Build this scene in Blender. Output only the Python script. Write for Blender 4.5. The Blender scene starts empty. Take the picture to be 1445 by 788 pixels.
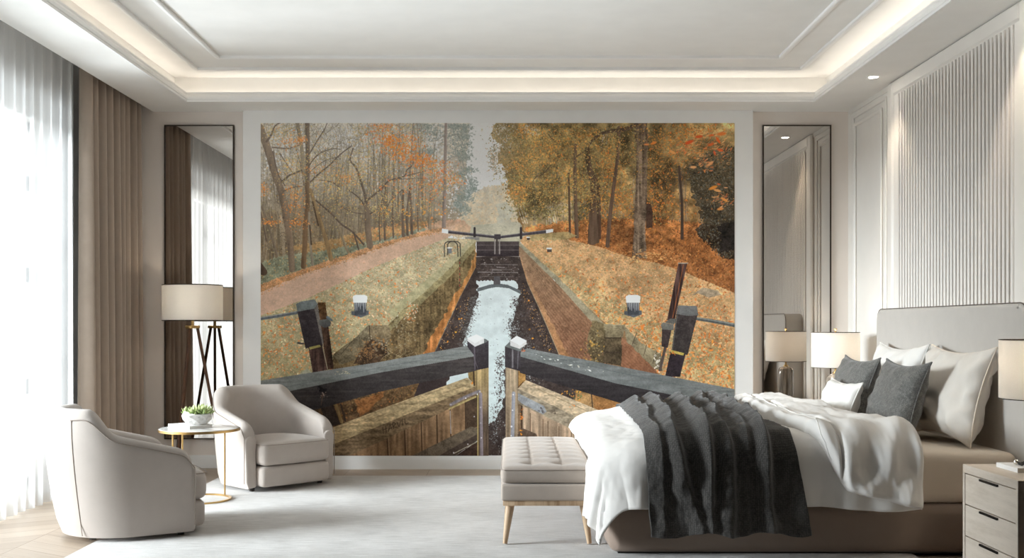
import bpy, bmesh, math, random
import numpy as np
from mathutils import Vector, Matrix, noise as mnoise

# A bright bedroom: a long wall with a printed canal mural between two mirrors, two armchairs by a
# curtained window on the left, a bed with its headboard on the panelled right-hand wall.
# Units are metres; x to the right, y into the room, z up. The camera stands at the origin.
random.seed(3)
R = math.radians
col = bpy.context.scene.collection
CAM_Z = 1.113

# ------------------------------------------------------------------ helpers
def link(o, parent=None):
    col.objects.link(o)
    if parent is not None: o.parent = parent
    return o

def tag(o, label=None, cat=None, group=None, kind=None):
    if label: o['label'] = label
    if cat: o['category'] = cat
    if group: o['group'] = group
    if kind: o['kind'] = kind
    return o

def thing(name, label, cat, loc=(0, 0, 0), rz=0., group=None):
    o = bpy.data.objects.new(name, None)
    o.empty_display_size = .1
    o.location = loc; o.rotation_euler = (0, 0, rz)
    link(o); return tag(o, label, cat, group)

def finish(me, mat, smooth=True, angle=38):
    if mat is not None: me.materials.append(mat)
    if smooth:
        me.shade_smooth(); me.set_sharp_from_angle(angle=R(angle))
    return me

def mk(name, verts, faces, mat, parent=None, smooth=True, angle=38):
    me = bpy.data.meshes.new(name)
    me.from_pydata([tuple(v) for v in verts], [], [tuple(f) for f in faces])
    me.update()
    finish(me, mat, smooth, angle)
    return link(bpy.data.objects.new(name, me), parent)

def from_bm(name, bm, mat, parent=None, smooth=True, angle=38):
    bmesh.ops.recalc_face_normals(bm, faces=bm.faces)
    me = bpy.data.meshes.new(name)
    bm.to_mesh(me); bm.free()
    finish(me, mat, smooth, angle)
    return link(bpy.data.objects.new(name, me), parent)

def structure(o):
    o['kind'] = 'structure'; return o

def box(bm, x0, x1, y0, y1, z0, z1, bevel=0., seg=2, rot=None):
    m = Matrix.Translation(((x0 + x1) / 2, (y0 + y1) / 2, (z0 + z1) / 2))
    if rot is not None: m = m @ rot
    m = m @ Matrix.Diagonal((x1 - x0, y1 - y0, z1 - z0, 1))
    r = bmesh.ops.create_cube(bm, size=1, matrix=m)
    if bevel:
        es = {e for v in r['verts'] for e in v.link_edges}
        bmesh.ops.bevel(bm, geom=list(es), offset=bevel, segments=seg, profile=.5, affect='EDGES')
    return bm

def cone(bm, p0, p1, r0, r1, seg=20, caps=True):
    """a tapered round bar from p0 to p1"""
    p0, p1 = Vector(p0), Vector(p1)
    d = p1 - p0
    q = d.to_track_quat('Z', 'Y').to_matrix().to_4x4()
    bmesh.ops.create_cone(bm, cap_ends=caps, segments=seg, radius1=r0, radius2=r1, depth=d.length,
                          matrix=Matrix.Translation((p0 + p1) / 2) @ q)
    return bm

def lathe(bm, prof, seg=40, cx=0, cy=0, sx=1., sy=1., close=False):
    """revolve (r, z) pairs; close joins the last to the first (a ring)"""
    rings = []
    for r, z in prof:
        rings.append([bm.verts.new((cx + sx * r * math.cos(2 * math.pi * k / seg), cy + sy * r * math.sin(2 * math.pi * k / seg), z)) for k in range(seg)])
    n = len(rings)
    for i in range(n if close else n - 1):
        a, b = rings[i], rings[(i + 1) % n]
        for k in range(seg):
            bm.faces.new((a[k], a[(k + 1) % seg], b[(k + 1) % seg], b[k]))
    if not close:
        if prof[0][0] > 1e-5: bm.faces.new(list(reversed(rings[0])))
        if prof[-1][0] > 1e-5: bm.faces.new(rings[-1])
    return bm

def tube(bm, pts, r, seg=8, closed=False):
    """a round cord through the points"""
    pts = [Vector(p) for p in pts]
    n = len(pts); rings = []; up = None
    for i in range(n):
        a = pts[(i - 1) % n] if (closed or i) else pts[0]
        b = pts[(i + 1) % n] if (closed or i < n - 1) else pts[-1]
        t = (b - a).normalized()
        if up is None: up = t.orthogonal().normalized()
        up = (up - t * up.dot(t)); up = up.normalized() if up.length > 1e-6 else t.orthogonal().normalized()
        w = t.cross(up)
        rings.append([bm.verts.new(pts[i] + (up * math.cos(2 * math.pi * k / seg) + w * math.sin(2 * math.pi * k / seg)) * r) for k in range(seg)])
    for i in range(n if closed else n - 1):
        a, b = rings[i], rings[(i + 1) % n]
        for k in range(seg):
            bm.faces.new((a[k], a[(k + 1) % seg], b[(k + 1) % seg], b[k]))
    if not closed:
        bm.faces.new(list(reversed(rings[0]))); bm.faces.new(rings[-1])
    return bm

def rounded_box(sx, sy, sz, r, n=(10, 10, 6), f=None):
    """verts/faces of a subdivided box with round edges, centred; f(x, y, z) -> new point shapes it further"""
    verts, faces, idx = [], [], {}
    hx, hy, hz = sx / 2, sy / 2, sz / 2
    def ticks(k, h):
        # dense near the rounded edges
        e = [-h, -h + r * .25, -h + r * .6, -h + r]
        mid = [(-h + r) + (2 * h - 2 * r) * i / k for i in range(1, k)]
        return e + mid + [-t for t in reversed(e)]
    tx, ty, tz = ticks(n[0], hx), ticks(n[1], hy), ticks(n[2], hz)
    def vid(i, j, k):
        key = (i, j, k)
        if key not in idx:
            p = Vector((tx[i], ty[j], tz[k]))
            c = Vector((max(-hx + r, min(hx - r, p.x)), max(-hy + r, min(hy - r, p.y)), max(-hz + r, min(hz - r, p.z))))
            d = p - c
            if d.length > 1e-9:
                # spread the corner cube over the round
                p = c + d.normalized() * r
            if f: p = Vector(f(p.x, p.y, p.z))
            idx[key] = len(verts); verts.append(p)
        return idx[key]
    nx, ny, nz = len(tx) - 1, len(ty) - 1, len(tz) - 1
    for i in range(nx):
        for j in range(ny):
            faces.append((vid(i, j, 0), vid(i, j + 1, 0), vid(i + 1, j + 1, 0), vid(i + 1, j, 0)))
            faces.append((vid(i, j, nz), vid(i + 1, j, nz), vid(i + 1, j + 1, nz), vid(i, j + 1, nz)))
    for i in range(nx):
        for k in range(nz):
            faces.append((vid(i, 0, k), vid(i + 1, 0, k), vid(i + 1, 0, k + 1), vid(i, 0, k + 1)))
            faces.append((vid(i, ny, k), vid(i, ny, k + 1), vid(i + 1, ny, k + 1), vid(i + 1, ny, k)))
    for j in range(ny):
        for k in range(nz):
            faces.append((vid(0, j, k), vid(0, j, k + 1), vid(0, j + 1, k + 1), vid(0, j + 1, k)))
            faces.append((vid(nx, j, k), vid(nx, j + 1, k), vid(nx, j + 1, k + 1), vid(nx, j, k + 1)))
    return verts, faces

def grid_faces(nu, nv, wrap_u=False):
    """faces of a grid of (nu x nv) vertices stored row by row (u fastest)"""
    fs = []
    for j in range(nv - 1):
        for i in range(nu if wrap_u else nu - 1):
            i2 = (i + 1) % nu
            fs.append((j * nu + i, j * nu + i2, (j + 1) * nu + i2, (j + 1) * nu + i))
    return fs

def copy_thing(root, loc=None, rz=None, **props):
    def cp(o, parent):
        c = o.copy(); col.objects.link(c)
        if parent is not None: c.parent = parent
        for ch in list(o.children): cp(ch, c)
        return c
    c = cp(root, None)
    if loc is not None: c.location = loc
    if rz is not None: c.rotation_euler = (0, 0, rz)
    return tag(c, **props)

def sstep(a, b, x):
    t = max(0., min(1., (x - a) / (b - a))); return t * t * (3 - 2 * t)

def lerp_pts(pts, x):
    if x <= pts[0][0]: return pts[0][1]
    for (a, va), (b, vb) in zip(pts, pts[1:]):
        if x <= b: return va + (vb - va) * (x - a) / (b - a)
    return pts[-1][1]

# ------------------------------------------------------------------ materials (all node based)
def srgb(c):
    return tuple(((v / 255) / 12.92 if v / 255 <= .04045 else ((v / 255 + .055) / 1.055) ** 2.4) for v in c)

class Mat:
    def __init__(s, name):
        s.m = bpy.data.materials.new(name); s.m.use_nodes = True
        s.n = s.m.node_tree.nodes; s.l = s.m.node_tree.links
        s.n.clear()
        s.out = s.n.new('ShaderNodeOutputMaterial')
    def node(s, t, **kw):
        n = s.n.new('ShaderNode' + t)
        for k, v in kw.items(): setattr(n, k, v)
        return n
    def con(s, a, b): s.l.new(a, b)
    def coords(s, scale=(1, 1, 1), rot=(0, 0, 0)):
        tc = s.node('TexCoord'); mp = s.node('Mapping')
        mp.inputs['Scale'].default_value = scale; mp.inputs['Rotation'].default_value = rot
        s.con(tc.outputs['Object'], mp.inputs['Vector']); return mp.outputs['Vector']
    def noise(s, vec, scale, detail=3, rough=.5):
        n = s.node('TexNoise'); n.inputs['Scale'].default_value = scale; n.inputs['Detail'].default_value = detail; n.inputs['Roughness'].default_value = rough
        s.con(vec, n.inputs['Vector']); return n.outputs['Fac']
    def math(s, op, a, b=None, clamp=False):
        n = s.node('Math', operation=op); n.use_clamp = clamp
        for i, v in enumerate((a, b)):
            if v is None: continue
            if isinstance(v, (int, float)): n.inputs[i].default_value = v
            else: s.con(v, n.inputs[i])
        return n.outputs[0]
    def ramp(s, fac, stops):
        n = s.node('ValToRGB'); e = n.color_ramp.elements
        while len(e) < len(stops): e.new(.5)
        for k, (p, c) in enumerate(stops):
            e[k].position = p; e[k].color = (*c, 1)
        s.con(fac, n.inputs['Fac']); return n.outputs['Color']
    def bump(s, h, strength=.2, dist=.01):
        n = s.node('Bump'); n.inputs['Strength'].default_value = strength; n.inputs['Distance'].default_value = dist
        s.con(h, n.inputs['Height']); return n.outputs['Normal']
    def principled(s, color=None, rough=.5, metal=0., spec=.5, sheen=0., normal=None, color_in=None, **kw):
        p = s.node('BsdfPrincipled')
        if color is not None: p.inputs['Base Color'].default_value = (*color, 1)
        if color_in is not None: s.con(color_in, p.inputs['Base Color'])
        p.inputs['Roughness'].default_value = rough; p.inputs['Metallic'].default_value = metal
        p.inputs['Specular IOR Level'].default_value = spec
        if sheen: p.inputs['Sheen Weight'].default_value = sheen
        for k, v in kw.items(): p.inputs[k].default_value = v
        if normal is not None: s.con(normal, p.inputs['Normal'])
        s.con(p.outputs[0], s.out.inputs['Surface']); return p

def plain(name, c, rough=.55, metal=0., spec=.5, var=.02, bump=.02, scale=60):
    """paint, plaster, metal: one colour with a slight unevenness"""
    m = Mat(name); v = m.coords()
    n = m.noise(v, 5, 4)
    lin = srgb(c)
    cc = m.ramp(n, [(.3, tuple(x * (1 - var) for x in lin)), (.7, tuple(min(1, x * (1 + var)) for x in lin))])
    m.principled(color_in=cc, rough=rough, metal=metal, spec=spec, normal=m.bump(m.noise(v, scale, 3), bump, .004) if bump else None)
    return m.m

def fabric(name, c, rough=.85, var=.05, weave=900, strength=.12, sheen=.25, mottled=14):
    m = Mat(name); v = m.coords(); lin = srgb(c)
    a = m.noise(v, mottled, 4, .6); b = m.noise(v, weave, 1)
    f = m.math('ADD', m.math('MULTIPLY', a, .6), m.math('MULTIPLY', b, .4))
    cc = m.ramp(f, [(.36, tuple(x * (1 - var) for x in lin)), (.64, tuple(min(1, x * (1 + var)) for x in lin))])
    m.principled(color_in=cc, rough=rough, spec=.25, sheen=sheen, normal=m.bump(b, strength, .002))
    return m.m

def wood(name, c, c2, axis=2, rough=.45, ring=28, stretch=14):
    m = Mat(name)
    sc = [stretch] * 3; sc[axis] = 1.
    v = m.coords(tuple(sc))
    f = m.noise(v, ring / 10, 6, .62); g = m.noise(v, ring, 2)
    t = m.math('ADD', m.math('MULTIPLY', f, .75), m.math('MULTIPLY', g, .25))
    cc = m.ramp(t, [(.36, srgb(c2)), (.52, srgb(c)), (.68, tuple(min(1, x * 1.08) for x in srgb(c)))])
    m.principled(color_in=cc, rough=rough, spec=.35, normal=m.bump(t, .08, .002))
    return m.m
# strengths of the lights and the one exposure
DAY_W, SKY, COVE_W, SPOT_W, LAMP_W, FLOORLAMP_W, EXPOSURE = 20500., .4, .23, 7., .9, 2.1, 1.40
DAY_Y, CEIL_FILL_W = -1.2, 3500.
MURAL_GAIN = (1.50, 1.50, 1.54)
# ------------------------------------------------------------------ the printed wall mural (a flat picture, painted in numpy)
def paint_mural():
    X0, Y0, X1, Y1, S = 368.0, 174.0, 1036.5, 643.5, 2.0
    W, H = int((X1 - X0) * S), int((Y1 - Y0) * S)
    rng = np.random.default_rng(7)
    img = np.zeros((H, W, 3), np.float32)
    gx, gy = np.meshgrid(np.arange(W, dtype=np.float32) / S + X0, np.arange(H, dtype=np.float32) / S + Y0)

    def vnoise(cx, cy):                      # smooth value noise, cell size in mural units
        nx, ny = int((X1 - X0) / cx) + 3, int((Y1 - Y0) / cy) + 3
        g = rng.random((ny, nx)).astype(np.float32)
        fx, fy = (gx - X0) / cx, (gy - Y0) / cy
        ix, iy = fx.astype(int), fy.astype(int)
        tx, ty = fx - ix, fy - iy
        tx, ty = tx * tx * (3 - 2 * tx), ty * ty * (3 - 2 * ty)
        a = g[iy, ix] * (1 - tx) + g[iy, ix + 1] * tx
        b = g[iy + 1, ix] * (1 - tx) + g[iy + 1, ix + 1] * tx
        return a * (1 - ty) + b * ty - .5
    n40, n16, n6, n2 = vnoise(40, 34), vnoise(16, 14), vnoise(6, 5), vnoise(1.6, 1.6)
    nfine = vnoise(.8, .8)
    ngrain_v = vnoise(2.2, 22)
    fb = n16 * .5 + n6 * .5 + n2 * .45

    def c3(c): return np.array(c, np.float32) / 255.

    def box(pts, pad=0):
        xs, ys = [p[0] for p in pts], [p[1] for p in pts]
        x0 = max(0, int((min(xs) - pad - X0) * S)); x1 = min(W, int((max(xs) + pad - X0) * S) + 2)
        y0 = max(0, int((min(ys) - pad - Y0) * S)); y1 = min(H, int((max(ys) + pad - Y0) * S) + 2)
        return x0, x1, y0, y1

    def inside(pts, wob=0., wn=None):
        x0, x1, y0, y1 = box(pts, wob * 1.5)
        if x1 <= x0 or y1 <= y0: return None
        sl = (slice(y0, y1), slice(x0, x1))
        px, py = gx[sl], gy[sl]
        if wob:
            nn = n6 if wn is None else wn
            px = px + nn[sl] * wob * 2; py = py + n2[sl] * wob
        m = np.zeros(px.shape, bool)
        for i in range(len(pts)):
            (ax, ay), (bx, by) = pts[i], pts[(i + 1) % len(pts)]
            if ay == by: continue
            t = (py - ay) / (by - ay)
            m ^= ((py >= min(ay, by)) & (py < max(ay, by)) & (px > ax + t * (bx - ax)))
        return sl, m

    def poly(pts, col, col2=None, amp=.10, noise=None, wob=0., alpha=1., vert=None):
        """fill; colour goes col -> col2 down the shape (or along `vert` range), broken up by noise"""
        r = inside(pts, wob)
        if r is None: return
        sl, m = r
        n = (fb if noise is None else noise)[sl][m][:, None]
        a = c3(col)
        if col2 is not None:
            ys = [p[1] for p in pts]; lo, hi = vert or (min(ys), max(ys))
            t = np.clip((gy[sl][m] - lo) / max(hi - lo, 1e-3), 0, 1)[:, None]
            a = a * (1 - t) + c3(col2) * t
        v = np.clip(a * (1 + amp * 2 * n) + amp * .15 * n, 0, 1)
        img[sl][m] = img[sl][m] * (1 - alpha) + v * alpha

    def stroke(pts, w0, w1, col, amp=.12, alpha=1., jit=0.):
        if len(pts) > 2 and w0 > .95:                # bend limbs smoothly
            q = [pts[0]] + list(pts) + [pts[-1]]; out = []
            for i in range(1, len(q) - 2):
                p0, p1, p2, p3 = q[i - 1], q[i], q[i + 1], q[i + 2]
                for t in (0, .33, .67):
                    out.append(tuple(.5 * (2 * p1[a] + (p2[a] - p0[a]) * t + (2 * p0[a] - 5 * p1[a] + 4 * p2[a] - p3[a]) * t * t + (3 * p1[a] - p0[a] - 3 * p2[a] + p3[a]) * t ** 3) for a in (0, 1)))
            pts = out + [pts[-1]]
        k = len(pts) - 1
        if jit:
            pts = [pts[0]] + [(p[0] + rng.normal() * jit, p[1] + rng.normal() * jit) for p in pts[1:]]
        cc = c3(col)
        for i in range(k):
            (ax, ay), (bx, by) = pts[i], pts[i + 1]
            wa, wb = w0 + (w1 - w0) * i / k, w0 + (w1 - w0) * (i + 1) / k
            x0, x1, y0, y1 = box([pts[i], pts[i + 1]], max(wa, wb))
            if x1 <= x0 or y1 <= y0: continue
            sl = (slice(y0, y1), slice(x0, x1))
            dx, dy = bx - ax, by - ay
            L = max(dx * dx + dy * dy, 1e-4)
            px, py = gx[sl] - ax, gy[sl] - ay
            t = np.clip((px * dx + py * dy) / L, 0, 1)
            d = np.hypot(px - t * dx, py - t * dy)
            w = (wa + (wb - wa) * t) * .5
            cov = np.clip((w - d) * S + .5, 0, 1) * np.minimum(1, w * S * 1.6) * alpha
            side = ((px * dy - py * dx) / math.sqrt(L)) / np.maximum(w, .2)      # rounder look across thick limbs
            shade = 1 + amp * 2 * ngrain_v[sl] + amp * fb[sl] + np.clip(side, -1, 1) * (-.10 if dy < 0 else .10)
            img[sl] = img[sl] * (1 - cov[..., None]) + np.clip(cc * shade[..., None], 0, 1) * cov[..., None]

    # a few little leaf stamps
    stamps = {}
    def stamp(rx, ry, ang):
        key = (round(rx * 2), round(ry * 2), round(ang * 4) % 13)
        if key not in stamps:
            rx, ry, ang = max(key[0], 1) / 2, max(key[1], 1) / 2, key[2] / 4
            k = int(math.ceil(max(rx, ry) * S))
            yy, xx = np.mgrid[-k:k + 1, -k:k + 1] / S
            u, v = xx * math.cos(ang) + yy * math.sin(ang), -xx * math.sin(ang) + yy * math.cos(ang)
            stamps[key] = (k, np.clip((1.15 - np.hypot(u / rx, v / ry)) * 2.2, 0, 1).astype(np.float32)[..., None])
        return stamps[key]

    def dabs(n, where, cols, size=(.8, 1.6), flat=.55, alpha=.9, vary=.16, aim=None):
        """n leaf dabs; `where()` returns an (x, y) point or None"""
        cols = [c3(c) for c in cols]
        for _ in range(n):
            p = where()
            if p is None: continue
            r = size[0] + (size[1] - size[0]) * rng.random() ** 2
            ang = rng.random() * 3.14 if aim is None else aim + rng.normal() * .35
            k, m = stamp(r, r * flat, ang)
            cx, cy = int((p[0] - X0) * S), int((p[1] - Y0) * S)
            if cx - k < 0 or cy - k < 0 or cx + k >= W or cy + k >= H: continue
            c = cols[int(rng.random() * len(cols))] * (1 + (rng.random() - .5) * 2 * vary)
            a = m * alpha
            reg = img[cy - k:cy + k + 1, cx - k:cx + k + 1]
            reg[...] = reg * (1 - a) + np.clip(c, 0, 1) * a

    def in_poly(pts, bias=None):
        xs, ys = [p[0] for p in pts], [p[1] for p in pts]
        def f():
            for _ in range(6):
                x, y = min(xs) + rng.random() * (max(xs) - min(xs)), min(ys) + rng.random() * (max(ys) - min(ys))
                if bias is not None and rng.random() > bias(x, y): continue
                c = False
                for i in range(len(pts)):
                    (ax, ay), (bx, by) = pts[i], pts[(i + 1) % len(pts)]
                    if (ay > y) != (by > y) and x < ax + (y - ay) / (by - ay) * (bx - ax): c = not c
                if c: return x, y
            return None
        return f

    def blob(cx, cy, sx, sy):
        return lambda: (cx + rng.normal() * sx, cy + rng.normal() * sy)

    def clumps(cs):                       # many blobs, picked at random
        def f():
            cx, cy, sx, sy = cs[int(rng.random() * len(cs))]
            return cx + rng.normal() * sx, cy + rng.normal() * sy
        return f

    # ---------------------------------------------------------------- sky and distant haze
    img[:] = c3((204, 203, 200))
    img[:] = np.clip(img * (1 + .03 * n40[..., None]), 0, 1)
    poly([(360, 440), (470, 440), (560, 440), (560, 650), (360, 650)], (112, 96, 64), (74, 58, 40), amp=.25)
    poly([(790, 430), (1040, 430), (1040, 650), (790, 650)], (136, 104, 70), (104, 76, 52), amp=.22)
    # left wood, far layers
    LW = [(360, 170), (662, 170), (655, 300), (640, 318), (600, 330), (540, 352), (450, 380), (360, 412)]
    poly(LW, (186, 180, 166), (132, 114, 90), amp=.16, vert=(176, 350), wob=2)
    poly([(360, 300), (470, 285), (560, 300), (640, 312), (600, 330), (520, 352), (440, 382), (360, 408)], (124, 106, 82), (120, 98, 70), amp=.2, wob=5, alpha=.75)
    dabs(3000, in_poly(LW), [(150, 140, 112), (132, 120, 90), (166, 156, 130), (118, 102, 80)], (.8, 2.2), .6, .5)
    # pale sky showing through the crowns
    for cx, cy, sx, sy, n in [(395, 225, 12, 20, 260), (380, 240, 9, 20, 160), (410, 195, 18, 12, 200), (470, 192, 14, 10, 150), (485, 200, 10, 9, 160), (515, 205, 14, 14, 220), (455, 230, 10, 12, 110), (525, 250, 8, 10, 100), (545, 195, 8, 10, 80), (560, 228, 8, 12, 90), (612, 200, 12, 14, 300), (620, 235, 10, 15, 260), (640, 270, 8, 20, 200), (435, 215, 10, 18, 140)]:
        dabs(n, blob(cx, cy, sx, sy), [(198, 198, 197), (188, 188, 186), (205, 204, 202)], (.7, 2.0), .7, .75, .05)
    # distant hazy trees in the middle, water and reeds
    poly([(640, 330), (655, 286), (668, 272), (682, 263), (700, 262), (716, 258), (745, 262), (770, 300), (770, 335), (640, 335)], (193, 181, 158), (186, 168, 136), amp=.10, wob=4)
    dabs(900, in_poly([(655, 322), (668, 276), (700, 264), (740, 268), (760, 320)]), [(206, 182, 142), (188, 176, 148), (200, 168, 122), (176, 170, 150), (198, 190, 170)], (1, 3), .5, .4, .06)
    poly([(700, 290), (716, 284), (724, 300), (722, 318), (704, 318)], (164, 164, 150), amp=.1, wob=3, alpha=.6)
    poly([(600, 322), (618, 312), (650, 310), (668, 322), (668, 332), (600, 334)], (190, 146, 116), (176, 150, 118), amp=.12, wob=3, alpha=.85)
    poly([(665, 318), (740, 312), (745, 342), (660, 342)], (181, 174, 152), (166, 160, 136), amp=.08, noise=n16)
    dabs(260, in_poly([(668, 318), (738, 314), (738, 338), (668, 338)]), [(158, 150, 124), (196, 188, 168), (150, 146, 122)], (1, 3), .3, .4, .05, aim=0)
    # tall misty pine
    pine = [(600, 182, 12, 5), (612, 190, 10, 5), (650, 182, 9, 6), (640, 196, 8, 6), (655, 205, 7, 5), (648, 215, 7, 4), (657, 222, 5, 3), (640, 178, 8, 3), (662, 240, 6, 3), (650, 247, 6, 3), (664, 258, 5, 4), (656, 268, 7, 5), (650, 282, 6, 6), (660, 278, 5, 4), (655, 296, 5, 5), (646, 290, 5, 4), (606, 214, 5, 4), (668, 268, 3, 2), (657, 178, 4, 4), (654, 192, 5, 4), (602, 176, 8, 3)]
    dabs(3000, clumps(pine), [(128, 136, 128), (116, 126, 116), (142, 148, 140), (106, 118, 108)], (.8, 1.9), .6, .62, .06)
    stroke([(629, 170), (628, 225), (627, 280), (626, 323)], 3.4, 5.4, (128, 112, 102))
    for b in ([(629, 228), (640, 221), (650, 224), (656, 240), (662, 256)], [(629, 196), (645, 190), (654, 206)], [(628, 268), (638, 262), (642, 258)], [(628, 190), (616, 198), (606, 200)]):
        stroke(b, 1.4, .8, (130, 128, 118))

    # ---------------------------------------------------------------- left wood: background stems and twigs
    for _ in range(150):
        x = 368 + rng.random() * 245; hgt = 60 + rng.random() * 110
        yb = 398 - (x - 368) * .27 - rng.random() * 16
        w = .7 + rng.random() * 2.0
        lean = rng.normal() * 9
        t = rng.random()
        stroke([(x, yb), (x + lean * .4 + rng.normal() * 1.5, yb - hgt * .5), (x + lean, yb - hgt)], w, w * .5, (92 + 44 * t, 80 + 42 * t, 62 + 40 * t), alpha=.75)
    for _ in range(520):
        x, y = 368 + rng.random() * 210, 176 + rng.random() * 150
        a = -1.57 + rng.normal() * .7; L = 12 + rng.random() * 34
        b = a + rng.normal() * .3
        stroke([(x, y), (x + L * .5 * math.cos(a), y + L * .5 * math.sin(a)), (x + L * .5 * (math.cos(a) + math.cos(b)), y + L * .5 * (math.sin(a) + math.sin(b)))], .8, .35, (112, 100, 82), alpha=.6)
    dabs(2600, in_poly([(368, 174), (600, 174), (612, 300), (540, 335), (368, 385)]), [(168, 152, 100), (150, 138, 92), (182, 160, 96), (136, 122, 88), (120, 104, 74), (176, 132, 70)], (.6, 1.4), .6, .75)
    # undergrowth and bank
    poly([(368, 372), (400, 360), (440, 356), (480, 350), (540, 338), (600, 322), (606, 327), (535, 348), (450, 378), (368, 406)], (126, 128, 106), (122, 122, 96), amp=.24, wob=4)
    poly([(400, 350), (470, 338), (535, 322), (600, 312), (600, 322), (535, 338), (440, 358)], (166, 126, 76), amp=.22, wob=5, alpha=.7)
    dabs(700, in_poly([(368, 372), (440, 352), (535, 326), (606, 318), (535, 346), (450, 378), (368, 402)]), [(108, 112, 92), (142, 144, 122), (184, 130, 70), (96, 94, 74), (160, 150, 110)], (.7, 1.8), .55, .8)
    dabs(240, in_poly([(470, 344), (535, 318), (610, 306), (620, 316), (535, 340)]), [(196, 128, 74), (178, 118, 70)], (.8, 1.8), .6, .7)
    # path with its strip of leaves
    poly([(366, 404), (450, 374), (535, 345), (606, 325), (632, 321), (632, 338), (574, 358), (525, 378), (482, 399), (436, 420), (366, 446)], (184, 150, 124), (186, 154, 130), amp=.07)
    poly([(366, 402), (450, 372), (535, 344), (606, 324), (628, 321), (627, 326), (564, 340), (498, 364), (432, 385), (366, 413)], (176, 132, 94), (170, 122, 82), amp=.22, wob=2)
    dabs(1500, in_poly([(366, 402), (450, 372), (535, 344), (606, 324), (628, 322), (627, 328), (564, 343), (498, 367), (432, 388), (366, 418)]), [(196, 132, 78), (162, 106, 64), (206, 160, 112), (140, 100, 66), (214, 140, 70), (188, 154, 116)], (.5, 1.3), .55)
    dabs(260, in_poly([(366, 412), (498, 366), (627, 328), (630, 336), (574, 356), (482, 396), (366, 444)]), [(168, 132, 106), (200, 170, 146), (190, 140, 100)], (.6, 1.6), .45, .5)
    # ---------------------------------------------------------------- left bank of grass
    LG = [(366, 446), (436, 420), (482, 399), (525, 378), (574, 358), (630, 336), (672, 338), (671, 343), (634, 381), (591, 421), (568, 438), (540, 466), (470, 505), (470, 522), (366, 540)]
    poly(LG, (176, 162, 130), (152, 140, 102), amp=.18, vert=(340, 520))
    dabs(2600, in_poly(LG), [(132, 126, 80), (168, 154, 108), (150, 140, 96), (120, 112, 72), (176, 166, 120)], (.6, 1.9), .45, .6, aim=0)
    dabs(2600, in_poly(LG), [(196, 136, 88), (206, 152, 104), (184, 118, 70), (216, 186, 150), (150, 110, 74), (190, 160, 124)], (.5, 1.5), .5)
    dabs(1000, in_poly(LG, lambda x, y: (y - 370) / 150), [(212, 128, 62), (222, 142, 80), (200, 104, 50), (226, 190, 150)], (1, 2.3), .5)
    poly([(672, 338), (671, 343), (634, 381), (591, 421), (568, 438), (556, 448), (546, 440), (586, 408), (640, 362), (664, 338)], (166, 158, 122), (150, 142, 104), amp=.12, wob=1.5, alpha=.8)
    for k in range(9):                          # joints of the coping stones
        t = k / 9; x, y = 668 - 96 * t, 344 + 92 * t
        stroke([(x, y), (x - 14 - 4 * t, y - 3)], .6, .5, (128, 122, 92), alpha=.6)

    # ---------------------------------------------------------------- lock chamber: left wall
    LWALL = [(671, 341), (634, 380), (591, 420), (568, 437), (548, 462), (519, 459), (500, 478), (470, 500), (466, 600), (535, 590), (583, 562), (614, 496), (650, 418), (672, 376)]
    poly(LWALL, (112, 94, 62), (88, 68, 42), amp=.30, wob=.8, noise=fb + ngrain_v * .5)
    dabs(1500, in_poly(LWALL), [(70, 58, 38), (126, 110, 72), (96, 82, 50), (138, 118, 80), (60, 48, 32)], (.7, 2.2), .6, .55)
    poly([(671, 341), (634, 380), (591, 420), (568, 437), (546, 464), (549, 470), (572, 446), (595, 428), (638, 388), (671, 350)], (140, 128, 90), amp=.25, wob=1.5, alpha=.85)
    ORS = [(672, 352), (672, 378), (650, 418), (614, 496), (583, 562), (566, 566), (598, 499), (606, 478), (624, 452), (640, 418), (655, 398)]
    poly(ORS, (160, 112, 62), (164, 98, 48), amp=.20, noise=fb + ngrain_v, wob=2.2)
    stroke([(671, 378), (650, 418), (614, 496), (583, 563)], .8, 1.4, (126, 118, 106))
    dabs(60, in_poly([(575, 424), (592, 432), (584, 456), (570, 450)]), [(206, 110, 54), (192, 178, 150)], (.8, 2), .6, .8)
    # ruined stones and roots at the near end of the left wall
    poly([(519, 459), (548, 459), (552, 470), (545, 500), (520, 478)], (126, 110, 82), (96, 78, 54), amp=.25, wob=1)
    poly([(500, 478), (519, 459), (521, 492), (500, 508), (480, 515), (470, 502)], (118, 106, 82), (92, 80, 58), amp=.3, wob=1)
    poly([(521, 478), (545, 484), (548, 500), (530, 514), (500, 514), (506, 500)], (60, 44, 30), amp=.3, wob=2)
    stroke([(521, 460), (522, 478)], 1.2, 1, (54, 44, 32)); stroke([(500, 478), (481, 500)], .9, .9, (70, 60, 44))
    dabs(90, blob(535, 486, 9, 7), [(140, 128, 104), (110, 96, 74), (150, 104, 56)], (1.2, 2.4), .75, .8)
    dabs(120, blob(514, 498, 9, 7), [(160, 110, 60), (134, 100, 62), (104, 78, 50)], (1, 3), .25, .8)
    for _ in range(40):
        x, y = 562 + rng.normal() * 12, 494 + rng.normal() * 12
        stroke([(x, y), (x + rng.normal() * 5, y + 4), (x + rng.normal() * 7, y + 10)], .8, .4, (150, 132, 98) if rng.random() < .5 else (72, 54, 38), alpha=.8)
    dabs(150, blob(570, 470, 9, 12), [(150, 138, 110), (120, 104, 74), (82, 66, 44)], (.8, 1.8), .7, .7)

    # ---------------------------------------------------------------- right wood
    RW = [(700, 172), (1040, 172), (1040, 470), (880, 380), (742, 336), (736, 320), (728, 300), (724, 280), (714, 262), (712, 240), (702, 224), (704, 205), (694, 190)]
    poly(RW, (140, 118, 74), (130, 96, 56), amp=.24, vert=(180, 330), wob=5, noise=fb + n40 * .4)
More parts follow.
